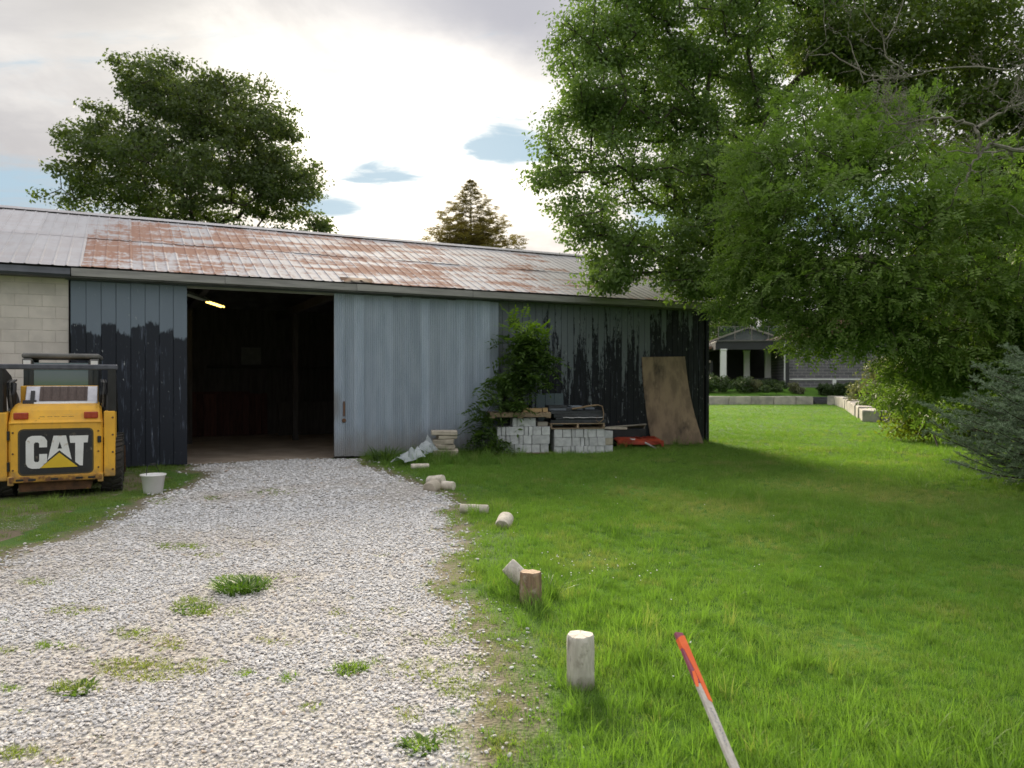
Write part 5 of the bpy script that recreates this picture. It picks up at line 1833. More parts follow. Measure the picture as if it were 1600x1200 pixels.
def limb_mesh(base, tip, C, rng, r_tip=0.012, power=0.42, step=0.6, sag=0.12, r_max=None, trunk_bend=0.15, pull=0.5):
    """limbs grown from the trunk out to every clump centre"""
    base = np.array(base, float); tip = np.array(tip, float)
    nt = 8
    nodes = [base + (tip - base) * k / (nt - 1) + np.array([math.sin(k * 1.3), math.cos(k * 1.7), 0]) * trunk_bend * (k / nt) for k in range(nt)]
    par = [-1] + list(range(nt - 1))
    t0 = tip
    order = np.argsort(np.linalg.norm(C - (base * 0.35 + tip * 0.65), axis=1))
    for ci in order:
        c = C[ci]
        Nn = np.array(nodes)
        dv = c - Nn
        dist = np.linalg.norm(dv, axis=1)
        path = np.linalg.norm(Nn - t0, axis=1) * 0.25
        pen = np.maximum(0, -dv[:, 2]) * 0.4
        low = (np.arange(len(Nn)) < 3) * 3.0
        j = int(np.argmin(dist + path * pull + pen + low))
        k = max(1, int(dist[j] / step))
        prev = j
        a = Nn[j]
        side = rng.normal(size=3) * 0.10 * dist[j]
        for q in range(1, k + 1):
            u = q / k
            p = a + (c - a) * u + side * math.sin(math.pi * u) + UPV * sag * dist[j] * math.sin(math.pi * u)
            nodes.append(p); par.append(prev); prev = len(nodes) - 1
    N_ = len(nodes)
    cnt = np.zeros(N_)
    kids = np.zeros(N_, int)
    for i in range(N_ - 1, 0, -1):
        if kids[i] == 0: cnt[i] += 1
        cnt[par[i]] += cnt[i]
        kids[par[i]] += 1
    rad = r_tip * np.maximum(cnt, 1) ** power
    if r_max: rad = np.minimum(rad, r_max)
    rad[0] *= 1.25
    nodes = np.array(nodes)
    Vs, Fs = [], []
    k0 = 0
    for i in range(1, N_):
        a, b = nodes[par[i]], nodes[i]
        d = unit(b - a)
        s = np.cross(d, UPV)
        if np.linalg.norm(s) < 1e-3: s = np.array([1.0, 0, 0])
        s = unit(s); t = np.cross(d, s)
        m = 10 if rad[i] > 0.06 else 5
        ang = np.arange(m) * 2 * math.pi / m
        ra = rad[par[i]] if rad[par[i]] < rad[i] * 1.7 else rad[i] * 1.25
        ring = np.cos(ang)[:, None] * s + np.sin(ang)[:, None] * t
        Vs.append(a + ring * ra - d * ra * 0.15); Vs.append(b + ring * rad[i])
        q = np.arange(m)
        Fs.append(np.stack([k0 + q, k0 + (q + 1) % m, k0 + m + (q + 1) % m, k0 + m + q], 1))
        k0 += 2 * m
    return np.concatenate(Vs), np.concatenate(Fs), nodes


def L3(px, py, Y, rx, ry, rd):
    """a lobe: where it shows, how far off, radii in image pixels and metres of depth"""
    c = AT(px, py, Y)
    k = Y / F_PX
    return (tuple(c), (rx * k, rd, ry * k))


def make_tree(name, label, base, tip, lobes, n_cl, per, spread, size, leaf, bark, seed, kind='simple', group=None, shell=0.45, r_tip=0.012, power=0.42, flat=0.55, cat='tree', r_max=None, limb_frac=1.0, up=0.55, comp=None, zmin=0.3, trunk_bend=0.15):
    rng = np.random.default_rng(seed)
    base = Vector(base)
    t = thing(name, label, cat, base, 0, group)
    C, pick = lobe_points(lobes, n_cl, rng, shell)
    C = C[C[:, 2] > zmin]
    V, F, nodes = limb_mesh(base, tip, C[: int(len(C) * limb_frac)], rng, r_tip, power, r_max=r_max, trunk_bend=trunk_bend)
    b = np.array(base)
    obj('trunk', np_mesh('trunk', V - b, F, None, bark), None, t, smooth=True)
    tint = np.clip(rng.normal(0.45, 0.22, len(C)), 0, 1)
    if kind == 'simple':
        V, F, T = simple_leaves(C, per, spread * (0.7 + 0.6 * rng.random(len(C))), size, rng, tint, flat, up=up)
    else:
        L, pairs, width, droop, ll = comp
        n = len(C) * per
        g = unit(rng.normal(size=(n, 3))) * (rng.random((n, 1)) ** 0.5)
        P = np.repeat(C, per, 0) + g * spread * np.array([1, 1, flat])
        ctr = np.array(tip)
        A = unit(g) * 0.8 + unit(P - ctr) * 0.55 + np.array([0, 0, -0.35]) + rng.normal(size=P.shape) * 0.35
        V, F, T = compound_leaves(P, A, L, pairs, rng, np.repeat(tint, per), width, droop, roll=1.3, ll=ll)
    obj('crown', np_mesh('crown', V - b, F, T, leaf), None, t, kind='stuff')
    return t


# the round maple behind the barn
make_tree('maple_tree', 'big round dark maple rising behind the barn roof at the left', (-13.4, 33, 0), (-13.2, 32.6, 7.5),
          [L3(300, 180, 32, 91, 66, 4.0), L3(205, 235, 32, 64, 48, 3.4), L3(395, 225, 32, 66, 58, 3.4), L3(300, 285, 31, 136, 66, 4.5), L3(430, 300, 32, 56, 48, 3), L3(185, 305, 32, 68, 32, 3.2),
           L3(492, 350, 32, 24, 16, 2), L3(100, 318, 31.5, 16, 8, 1.6), L3(260, 125, 32, 41, 20, 2.4), L3(350, 140, 32, 46, 26, 2.4), L3(150, 170, 32, 20, 12, 1.8), L3(290, 400, 31.5, 166, 41, 4.5), L3(420, 390, 31, 86, 36, 3.5), L3(445, 195, 32, 20, 20, 2), L3(225, 145, 32, 44, 34, 2.6), L3(410, 175, 32, 42, 38, 2.6), L3(465, 265, 32, 34, 38, 2.2), L3(130, 235, 32, 22, 44, 2.0), L3(140, 290, 32, 40, 30, 2.2)],
          820, 98, 0.66, 0.150, M['leaf_maple'], M['trunk'], 3, r_tip=0.014, power=0.44)

# the big spreading tree over the right end of the barn
make_tree('shade_tree', 'tall spreading tree whose outer boughs hang over the right end of the barn roof', (13.2, 23.6, 0), (10.6, 23.0, 5.6),
          [L3(925, 70, 19.5, 72, 52, 1.8), L3(1010, 30, 20.5, 85, 70, 2.2), L3(1120, 40, 21, 100, 80, 2.5), L3(915, 165, 19, 66, 58, 1.8), L3(1000, 170, 20, 85, 55, 2), L3(895, 245, 18.8, 52, 46, 1.5), L3(980, 275, 19, 85, 50, 2),
           L3(860, 285, 18.6, 36, 22, 1.0), L3(1080, 285, 19.5, 80, 60, 2), L3(905, 340, 18, 46, 42, 1.3), L3(965, 385, 18, 62, 42, 1.4), L3(1030, 425, 17.6, 80, 34, 1.3), L3(1080, 375, 18.5, 90, 50, 1.8), L3(950, 440, 17.4, 42, 22, 0.9),
           L3(1085, 445, 17.8, 62, 24, 1.2), L3(1150, 330, 20, 80, 80, 2.2), L3(1175, 420, 19.5, 70, 55, 2.0), L3(1190, 190, 22, 70, 70, 2), L3(1060, -110, 22, 160, 90, 3), L3(1220, -90, 23, 150, 90, 3), L3(940, -40, 20.5, 60, 40, 2), L3(1280, 40, 23.5, 100, 80, 2.5), L3(1075, 205, 20.5, 55, 50, 1.6), L3(1135, 255, 20.5, 60, 55, 1.6), L3(1060, 115, 20.8, 60, 50, 1.8), L3(1150, 130, 22, 60, 50, 1.8)],
          1250, 120, 0.52, 0.098, M['leaf_big'], M['trunk'], 5, r_tip=0.014, power=0.45, flat=0.6)

# the feathery light green tree in front of it
make_tree('ash_tree', 'light green feathery tree drooping low over the far lawn at the right', (11.6, 18.6, 0), (9.6, 16.6, 4.2),
          [L3(1240, 250, 15, 95, 62, 1.5), L3(1350, 235, 15, 100, 60, 1.6), L3(1195, 325, 14.6, 75, 58, 1.3), L3(1300, 340, 14.2, 105, 70, 1.5), L3(1420, 325, 14, 105, 70, 1.5), L3(1530, 345, 14, 90, 70, 1.5),
           L3(1225, 415, 14.6, 75, 50, 1.3), L3(1330, 440, 14.2, 100, 60, 1.4), L3(1440, 450, 14, 105, 60, 1.5), L3(1550, 455, 14, 85, 65, 1.5), L3(1275, 495, 14.8, 58, 32, 1.1), L3(1370, 510, 14.4, 80, 40, 1.2), L3(1465, 535, 14.2, 70, 40, 1.2),
           L3(1580, 535, 14, 70, 50, 1.3), L3(1670, 420, 14.2, 90, 110, 1.6), L3(1245, 545, 15.2, 26, 20, 0.7), L3(1420, 570, 14.8, 55, 25, 0.9), L3(1180, 250, 15.5, 40, 40, 1.0), L3(1300, 535, 14.8, 40, 22, 0.8), L3(1500, 590, 15, 60, 35, 1.0), L3(1175, 380, 15.2, 45, 50, 1.0), L3(1600, 600, 15, 60, 50, 1.0), L3(1545, 560, 14.6, 60, 45, 1.1), L3(1420, 610, 16, 45, 30, 0.9), L3(1500, 635, 16, 50, 35, 0.9), L3(1150, 430, 15.6, 38, 34, .8), L3(1140, 480, 16, 32, 20, .7), L3(1195, 475, 15.4, 45, 28, .9), L3(1265, 175, 15.8, 60, 34, 1.0), L3(1400, 175, 15.5, 60, 36, 1.0), L3(1510, 255, 14.8, 60, 40, 1.0), L3(1310, 185, 16, 40, 24, .8), L3(1470, 590, 15, 60, 40, 1.0), L3(1570, 640, 15.6, 60, 40, 1.0), L3(1620, 330, 14.4, 60, 60, 1.2), L3(1165, 300, 16.4, 36, 36, .9), L3(1590, 555, 14.6, 70, 55, 1.2), L3(1545, 500, 14.4, 60, 45, 1.1), L3(1640, 520, 14.4, 60, 80, 1.2), L3(1500, 560, 15.4, 60, 45, 1.0)],
          1350, 18, 0.40, 0.30, M['leaf_ash'], M['trunk'], 8, kind='compound', comp=(0.19, 3, 0.44, 0.15, 0.52), r_tip=0.008, power=0.42, flat=0.5, shell=0.6)

# dark crown filling the upper right
make_tree('dark_tree', 'dark green tree towering over the upper right behind the bare branches', (14.6, 23.5, 0), (14.0, 23.0, 8.0),
          [L3(1330, 90, 22.5, 100, 80, 2.4), L3(1440, 70, 22.5, 110, 80, 2.4), L3(1540, 80, 22, 100, 80, 2.4), L3(1600, 190, 21.5, 90, 100, 2.4), L3(1490, 200, 22, 95, 70, 2.2), L3(1385, 165, 22.5, 75, 55, 2.0), L3(1560, 300, 21, 95, 70, 2.2),
           L3(1440, -60, 23, 170, 80, 3), L3(1620, -40, 23, 120, 90, 3), L3(1680, 260, 21.5, 90, 140, 2.5), L3(1290, -10, 23, 70, 60, 2), L3(1500, 400, 20.5, 120, 90, 2.0), L3(1600, 480, 20, 120, 110, 2.0)],
          760, 125, 0.75, 0.13, M['leaf_dark'], M['trunk'], 13, r_tip=0.012, power=0.44)


# far spruce
def spruce(name, label, base, height, r_base, leaf, seed, z0=0.8, n_lv=26, per_lv=9, L=0.7, pairs=5, width=0.16, droop=0.35, up_tip=0.15, ragged=0.25, step=0.32, ll=0.36, prof=0.85, dup=1):
    rng = np.random.default_rng(seed)
    t = thing(name, label, 'tree', base)
    P, A, TT = [], [], []
    tubes = bmesh.new()
    tube(tubes, [(0, 0, -0.05), (0.03, 0.0, height * 0.5), (0, 0.02, height * 0.98)], [height * 0.016, height * 0.010, 0.012], 8)
    for lv in range(n_lv):
        u = lv / (n_lv - 1)
        z = z0 + (height - z0) * u
        rr = r_base * (1 - u) ** prof + 0.05
        for k in range(per_lv):
            a = rng.random() * 6.283
            ln = rr * (1 - ragged + 2 * ragged * rng.random() * 0.8)
            d = np.array([math.cos(a), math.sin(a), 0])
            m = max(2, int(ln / step))
            pts = []
            for q in range(m + 1):
                w = q / m
                p = np.array([0, 0, z]) + d * ln * w + UPV * (-droop * ln * w + (droop + up_tip) * ln * w * w * 0.75 + 0.12 * ln * w)
                pts.append(p)
            tube(tubes, pts, [max(0.004, 0.010 * ln * (1 - 0.85 * i / m)) for i in range(m + 1)], 4, False)
            for q in range(1, m + 1):
                dv = unit(pts[q] - pts[q - 1])
                sd = unit(np.cross(dv, UPV))
                for s in (-0.8, -0.3, 0.3, 0.8):
                    P.append(pts[q] + rng.normal(size=3) * 0.03)
                    A.append(dv + sd * s - UPV * 0.25 * rng.random())
                    TT.append(0.25 + 0.55 * (q / m) * rng.random() + 0.1)
    L = L * (0.35 + 0.65 * np.clip((height - np.array(P)[:, 2]) / (height * 0.3), 0, 1))
    V, F, T = join([compound_leaves(np.array(P), np.array(A), L, pairs, rng, np.array(TT), width, 0.12 if dup > 1 else 0.30, ang=0.62, roll=1.0 + 2.0 * (dup - 1), ll=ll) for _ in range(dup)])
    obj('trunk', tubes, M['trunk'], t)
    obj('crown', np_mesh('crown', V, F, T, leaf), None, t, kind='stuff')
    return t


spruce('spruce_tree', 'pointed spruce glowing in the sun behind the middle of the barn roof', (-2.42, 45, 0), 13.2, 3.3, M['needle_far'], 21, z0=6.6, n_lv=26, per_lv=16, L=0.55, pairs=5, width=0.34, step=0.42, prof=0.95, droop=-0.10, up_tip=0.45, ragged=0.28)
spruce('spruce_sapling', 'small spruce tip poking over the roof left of the pointed spruce', (-5.5, 50, 0), 9.9, 1.6, M['needle_far'], 22, z0=7.0, n_lv=8, per_lv=6, L=0.7, pairs=5, width=0.3, step=0.5)
# near blue spruce at the right edge
def blue_spruce():
    rng = np.random.default_rng(23)
    base = Vector((7.95, 11.0, 0))
    t = thing('blue_spruce', 'low grey green spruce at the right edge of the lawn', 'tree', base)
    bm = bmesh.new()
    Ht = 2.1
    tube(bm, [(0, 0, -.05), (0.02, 0, 1.2), (0, 0, Ht)], [0.06, 0.04, 0.01], 8)
    T0_, TD, TL, TT = [], [], [], []
    for k in range(135):
        u = (k + rng.random()) / 135
        z = 0.18 + (Ht - 0.3) * u
        rr = 1.80 * (1 - u) ** 0.5 * (0.7 + 0.45 * rng.random()) + 0.1
        a = k * 2.39996 + rng.normal() * 0.25
        d = np.array([math.cos(a), math.sin(a), 0])
        bow = rng.normal() * 0.10
        m = max(3, int(rr / 0.12))
        pts = [np.array([0, 0, z]) + d * rr * q / m + UPV * rr * (0.14 * q / m + 0.06 * (q / m) ** 2 - 0.08 * math.sin(math.pi * q / m) + bow * (q / m) ** 2) for q in range(m + 1)]
        tube(bm, pts, [max(0.004, 0.012 * rr * (1 - 0.8 * i / m)) for i in range(m + 1)], 5, False)
        for q in range(max(1, m // 3), m + 1):
            dv = unit(pts[q] - pts[q - 1]); sd = unit(np.cross(dv, UPV))
            tip = q / m
            if tip > 0.7:
              T0_.append(pts[q - 1]); TD.append(dv); TL.append(np.linalg.norm(pts[q] - pts[q - 1]) * 1.3); TT.append(0.3 + 0.6 * tip)
            for s in (-1, 1):
                ln = (0.34 - 0.16 * tip) * (0.55 + 0.7 * rng.random())
                tw = unit(dv * 0.55 + sd * s * (0.5 + 0.5 * rng.random()) + UPV * (rng.normal() * 0.35 + 0.05))
                T0_.append(pts[q]); TD.append(tw); TL.append(ln); TT.append(0.2 + 0.6 * tip * rng.random() + 0.1)
                if ln > 0.2:
                    for s2 in (-1, 1):
                        T0_.append(pts[q] + tw * ln * 0.45); TD.append(unit(tw * 0.8 + np.cross(tw, UPV) * s2 * 0.6)); TL.append(ln * 0.5); TT.append(0.35 + 0.45 * tip * rng.random())
    P0 = np.array(T0_); D = unit(np.array(TD)); Ls = np.array(TL); tt = np.array(TT)
    n_per = 38
    n = len(P0) * n_per
    w = rng.random(n)
    p = np.repeat(P0, n_per, 0) + np.repeat(D * Ls[:, None], n_per, 0) * w[:, None]
    ax = np.repeat(D, n_per, 0)
    rad = rng.normal(size=(n, 3)); rad = unit(rad - ax * (rad * ax).sum(1, keepdims=True))
    nd = unit(ax * 0.62 + rad * 0.78)
    ln = (0.036 * (0.75 + 0.4 * rng.random(n)))[:, None]
    wd = unit(np.cross(nd, rng.normal(size=(n, 3)))) * 0.0048
    b = p + rad * 0.003
    V = np.stack([b - wd, b + wd, b + nd * ln], 1).reshape(-1, 3)
    F = np.arange(n * 3).reshape(-1, 3)
    obj('trunk', bm, M['trunk'], t)
    obj('crown', np_mesh('crown', V, F, np.clip(np.repeat(tt, n_per) * 0.8 + rng.random(n) * 0.25, 0, 1), M['needle']), None, t, kind='stuff')
    print('needles', n)


blue_spruce()


# bare gnarled boughs
def dead_tree():
    rng = np.random.default_rng(31)
    base = Vector((9.0, 11.6, 0))
    t = thing('dead_tree', 'bare dead tree reaching gnarled grey branches in from the right edge', 'tree', base)
    bm = bmesh.new()
    Yd = 12.0
    ob = Vector(base)

    def limb(pts, r0, r1, sub=2, depth=0):
        pts = [Vector(p) for p in pts]
        fine = []
        for i in range(len(pts) - 1):
            k = 4
            for q in range(k):
                fine.append(pts[i].lerp(pts[i + 1], q / k) + Vector(rng.normal(size=3)) * 0.014 * (1 if depth else 1.5))
        fine.append(pts[-1])
        n = len(fine)
        tube(bm, [p - ob for p in fine], [r0 + (r1 - r0) * i / (n - 1) for i in range(n)], 6, False)
        if depth < 3:
            cnt = int({0: 7, 1: 5, 2: 3}[depth] * (0.7 + 0.6 * rng.random()))
            for _ in range(cnt):
                i = int(rng.integers(n // 4, n - 1))
                p = fine[i]
                d0 = (fine[min(i + 1, n - 1)] - fine[max(0, i - 1)]).normalized()
                d = (d0 * 0.5 + Vector(rng.normal(size=3)) * 0.75 + Vector((-0.15, 0, 0.25))).normalized()
                ln = {0: 1.0, 1: 0.55, 2: 0.28}[depth] * (0.55 + 0.8 * rng.random())
                q = [p]
                for s in range(4):
                    d = (d + Vector(rng.normal(size=3)) * 0.32 + Vector((0, 0, 0.10))).normalized()
                    q.append(q[-1] + d * ln / 4)
                rr = (r0 + (r1 - r0) * i / (n - 1)) * 0.55
                limb(q, max(rr, 0.005), 0.003, 2, depth + 1)
    P = lambda x, y, dy=0.0: AT(x, y, Yd + dy)
    limb([base, base + Vector((0.05, 0.1, 2.2)), P(1700, 260, 0.2), P(1690, 120, 0.3), P(1700, -60, 0.4)], 0.17, 0.05, depth=3)
    limb([P(1697, 300, 0.1), P(1640, 238), P(1580, 235, -.2), P(1545, 225, -.3), P(1528, 245, -.3)], 0.038, 0.022, depth=1)
    limb([P(1528, 245, -.3), P(1522, 200, -.3), P(1505, 190, -.2), P(1460, 185, -.1), P(1400, 195, 0), P(1370, 190, 0.1)], 0.030, 0.006, depth=0)
    limb([P(1522, 200, -.3), P(1556, 182, -.3), P(1600, 160, -.2), P(1660, 120, 0)], 0.024, 0.010, depth=0)
    limb([P(1528, 245, -.3), P(1515, 262, -.35), P(1520, 272, -.35), P(1536, 265, -.4)], 0.016, 0.006, depth=2)
    limb([P(1517, 262, -.35), P(1508, 280, -.4), P(1492, 298, -.4)], 0.011, 0.003, depth=2)
    limb([P(1697, 180, 0.2), P(1600, 232, 0.3), P(1540, 240, 0.3), P(1480, 237, 0.3), P(1460, 225, .2)], 0.022, 0.005, depth=1)
    limb([P(1700, 60, 0.3), P(1580, 110, 0.5), P(1480, 105, 0.6), P(1420, 120, 0.7), P(1350, 118, 0.7)], 0.017, 0.007, depth=1)
    limb([P(1420, 120, 0.7), P(1383, 90, 0.7), P(1380, 65, 0.7), P(1352, 20, 0.7), P(1340, -30, 0.8)], 0.014, 0.005, depth=1)
    limb([P(1380, 65, 0.7), P(1398, 40, 0.7), P(1412, 0, 0.7), P(1420, -30, .7)], 0.012, 0.005, depth=2)
    limb([P(1420, 120, 0.7), P(1375, 125, 0.7), P(1350, 130, 0.7), P(1330, 80, 0.8), P(1325, 55, 0.8)], 0.014, 0.006, depth=1)
    limb([P(1350, 118, 0.7), P(1300, 85, 0.9), P(1262, 88, 1.0), P(1290, 65, 1.0), P(1285, 0, 1.1)], 0.012, 0.004, depth=2)
    limb([P(1700, 360, 0.1), P(1620, 345, -.3), P(1590, 335, -.4), P(1575, 320, -.4)], 0.014, 0.004, depth=2)
    obj('trunk', bm, M['dead'], t)


dead_tree()


# leaves growing in beds, hedges and shrubs
def shrub(name, label, base, lobes, n_cl, per, spread, size, leaf, seed, cat='shrub', stems=True, group=None, shell=0.5, flat=0.8, up=0.4):
    rng = np.random.default_rng(seed)
    base = Vector(base)
    b = np.array(base)
    t = thing(name, label, cat, base, 0, group)
    C, _ = lobe_points(lobes, n_cl, rng, shell)
    C = C[C[:, 2] > base.z + 0.05]
    tint = np.clip(rng.normal(0.45, 0.22, len(C)), 0, 1)
    V, F, T = simple_leaves(C, per, spread * (0.7 + 0.6 * rng.random(len(C))), size, rng, tint, flat, up=up)
    keep = None
    obj('foliage', np_mesh('foliage', V - b, F, T, leaf), None, t, kind='stuff')
    if stems:
        tip = np.array(lobes[0][0]) * 0.5 + b * 0.5
        V, F, _ = limb_mesh(base, tip, C[: max(8, len(C) // 3)], rng, 0.006, 0.4, step=0.3, trunk_bend=0.02)
        obj('stems', np_mesh('stems', V - b, F, None, M['trunk']), None, t)
    return t


def bedz(p, z):
    p = Vector(p); p.z = z
    return p


shrub('hedge', 'clipped dark hedge in front of the white porch columns', bedz(AT(1138, 605, 54), 0.6), [L3(1115, 601, 54, 24, 13, 1.0), L3(1140, 600, 54, 24, 13, 1.0), L3(1160, 601, 54, 16, 12, 1.0), L3(1100, 601, 54, 24, 13, 1.0)], 150, 60, 0.28, 0.11, M['leaf_hedge'], 41, 'hedge', False)
shrub('hedge', 'low round hedge under the middle of the porch', bedz(AT(1205, 606, 54.5), 0.6), [L3(1192, 603, 54.5, 15, 9, 0.7), L3(1212, 602, 54.5, 16, 9, 0.7)], 80, 60, 0.25, 0.11, M['leaf_hedge'], 42, 'hedge', False)
shrub('shrub', 'greyish bush between the two porch hedges', bedz(AT(1175, 606, 54), 0.6), [L3(1176, 601, 54, 12, 11, 0.6)], 50, 50, 0.25, 0.10, M['leaf_grey'], 43, stems=False)
shrub('shrub', 'rounded bush at the foot of the porch corner post', bedz(AT(1242, 610, 53.5), 0.55), [L3(1240, 606, 53.5, 9, 9, 0.4), L3(1250, 612, 53.3, 8, 5, 0.4)], 50, 50, 0.22, 0.10, M['leaf_grey'], 44, stems=False)
for k, px in enumerate((1196, 1215)):
    shrub('shrub', ('pale low plant below the round hedge, nearer the hedge bush', 'pale low plant below the round hedge, nearer the corner post')[k], bedz(AT(px, 612, 52.5), 0.5), [L3(px, 607, 52.5, 7, 6, 0.3)], 26, 40, 0.2, 0.10, M['leaf_far'], 45 + k, stems=False, group='pale plants in the raised bed')
for k, px in enumerate((1292, 1314, 1334)):
    shrub('hedge', ('boxy dark hedge plant straight above the dark steps', 'middle boxy hedge plant before the brick wall', 'boxy hedge plant nearest the grey shrub')[k], bedz(AT(px, 616, 52.5), 0.55), [L3(px - 4, 608, 52.5, 10, 9, 0.5), L3(px + 4, 608, 52.5, 10, 9, 0.5)], 70, 60, 0.2, 0.10, M['leaf_hedge'], 48 + k, 'hedge', False, group='boxy hedge plants before the brick wall')
shrub('shrub', 'pale grey green shrub behind the curving end of the stone wall', bedz(G(1400, 648), 0.4), [L3(1385, 600, 34, 40, 34, 1.0), L3(1430, 590, 34, 45, 40, 1.2), L3(1400, 570, 35, 40, 25, 1.0), L3(1345, 615, 40, 20, 14, 0.8)], 170, 70, 0.42, 0.12, M['leaf_grey'], 52)
shrub('shrub', 'leafy green shrub between the stone wall and the trees', bedz(G(1420, 652), 0.3), [L3(1370, 630, 34, 28, 16, .8), L3(1420, 625, 31, 40, 25, 1.0)], 110, 70, 0.36, 0.11, M['leaf_far'], 53)
shrub('sunlit_shrub', 'yellow green sunlit shrub at the end of the stone wall', G(1466, 700), [L3(1440, 620, 20.5, 50, 42, 0.9), L3(1420, 655, 20, 38, 26, 0.8), L3(1470, 650, 20.5, 38, 34, 0.8), L3(1460, 575, 21, 50, 30, 0.9), L3(1440, 672, 20, 24, 16, 0.6)], 260, 42, 0.36, 0.085, M['leaf_yellow'], 54)
shrub('shrub', 'deep green undergrowth in the shade behind the grey green spruce', G(1560, 680), [L3(1530, 620, 21, 50, 60, 1.2), L3(1600, 610, 20.5, 70, 70, 1.4), L3(1500, 670, 21, 36, 24, 0.9), L3(1690, 600, 20, 80, 80, 1.5)], 300, 70, 0.45, 0.10, M['leaf_dark'], 55)

# trees beyond the house
_bg = [(1085, 480, 78, 60, 95, 'far bushy tree just past the barn corner'), (1120, 505, 88, 55, 75, 'far tree behind the glass balcony rail'), (1165, 470, 95, 60, 100, 'taller far tree behind the balcony'), (1215, 500, 90, 45, 80, 'far tree above the porch corner post'),
       (1275, 500, 82, 60, 85, 'far tree behind the brick wall'), (1350, 490, 80, 65, 90, 'far tree mostly hidden by the feathery tree'), (1440, 480, 78, 70, 95, 'far tree behind the yellow shrub'), (1540, 470, 76, 75, 100, 'far tree behind the dark undergrowth'), (1060, 540, 70, 40, 50, 'low far tree beside the barn gable'), (1640, 470, 76, 80, 100, 'far tree past the right edge of the lawn')]
for k, (px, py, Y, rx, ry, lb) in enumerate(_bg):
    bx_ = (px - 800) / F_PX * Y
    make_tree('far_tree', lb, (bx_, Y, 1.0), tuple(AT(px, py, Y)), [L3(px, py - ry * 0.35, Y, rx * 0.75, ry * 0.55, 3), L3(px - rx * 0.35, py + ry * 0.2, Y, rx * 0.6, ry * 0.5, 3), L3(px + rx * 0.35, py + ry * 0.25, Y - 1, rx * 0.6, ry * 0.5, 3)],
              110, 55, 1.05, 0.36, M['leaf_far'], M['trunk'], 60 + k, group='far trees beyond the house', r_tip=0.03, power=0.42)


# the young tree of long feathered leaves against the barn
def sapling():
    rng = np.random.default_rng(77)
    base = G(800, 705)
    base = Vector((base.x - 0.1, base.y + 0.15, 0))
    b = np.array(base)
    t = thing('sapling', 'leafy sapling with long feathered leaves growing against the barn wall', 'tree', base)
    lobes = [L3(818, 540, 16.9, 30, 30, 0.35), L3(815, 590, 16.8, 28, 34, 0.35), L3(808, 630, 16.7, 26, 24, 0.35), L3(765, 628, 16.5, 24, 14, 0.3), L3(728, 632, 16.2, 14, 9, 0.2), L3(760, 668, 16.5, 22, 20, 0.3), L3(838, 560, 16.9, 22, 30, 0.3), L3(765, 590, 16.6, 20, 14, .25), L3(780, 690, 16.4, 26, 14, .25)]
    C, _ = lobe_points(lobes, 84, rng, 0.5)
    C = C[C[:, 2] > 0.1]
    V, F, _ = limb_mesh(base, tuple(AT(822, 515, 16.9)), C[:60], rng, 0.0045, 0.42, step=0.25, trunk_bend=0.03)
    obj('trunk', np_mesh('trunk', V - b, F, None, M['trunk']), None, t)
    per = 5
    P = np.repeat(C, per, 0) + rng.normal(size=(len(C) * per, 3)) * 0.07
    P[:, 1] = np.minimum(P[:, 1], 17.3)
    A = unit(rng.normal(size=P.shape)) + np.array([0, -0.5, 0.15])
    A[:, 2] *= 0.5
    V, F, T = compound_leaves(P, A, 0.46, 7, rng, np.clip(rng.normal(0.4, 0.25, len(P)), 0, 1), 0.38, 0.40, ll=0.33)
    obj('crown', np_mesh('crown', V - b, F, T, M['leaf_sap']), None, t, kind='stuff')
    # fresh top shoots in a lighter yellow green
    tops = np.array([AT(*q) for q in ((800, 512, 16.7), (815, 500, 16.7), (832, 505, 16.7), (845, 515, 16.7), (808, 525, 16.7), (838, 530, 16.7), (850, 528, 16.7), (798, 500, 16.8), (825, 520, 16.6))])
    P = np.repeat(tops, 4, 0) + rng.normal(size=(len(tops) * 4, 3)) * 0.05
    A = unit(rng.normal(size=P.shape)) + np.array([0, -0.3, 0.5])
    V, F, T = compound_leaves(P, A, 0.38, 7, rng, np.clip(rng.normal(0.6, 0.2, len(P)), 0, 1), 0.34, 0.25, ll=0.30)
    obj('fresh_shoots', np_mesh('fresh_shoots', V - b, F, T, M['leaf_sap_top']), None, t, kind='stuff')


sapling()

# ================================================================== GRASS, WEEDS, LOOSE STONES
HID = bpy.data.collections.new('scatter_sources')      # never linked to the scene: only feeds the scatter


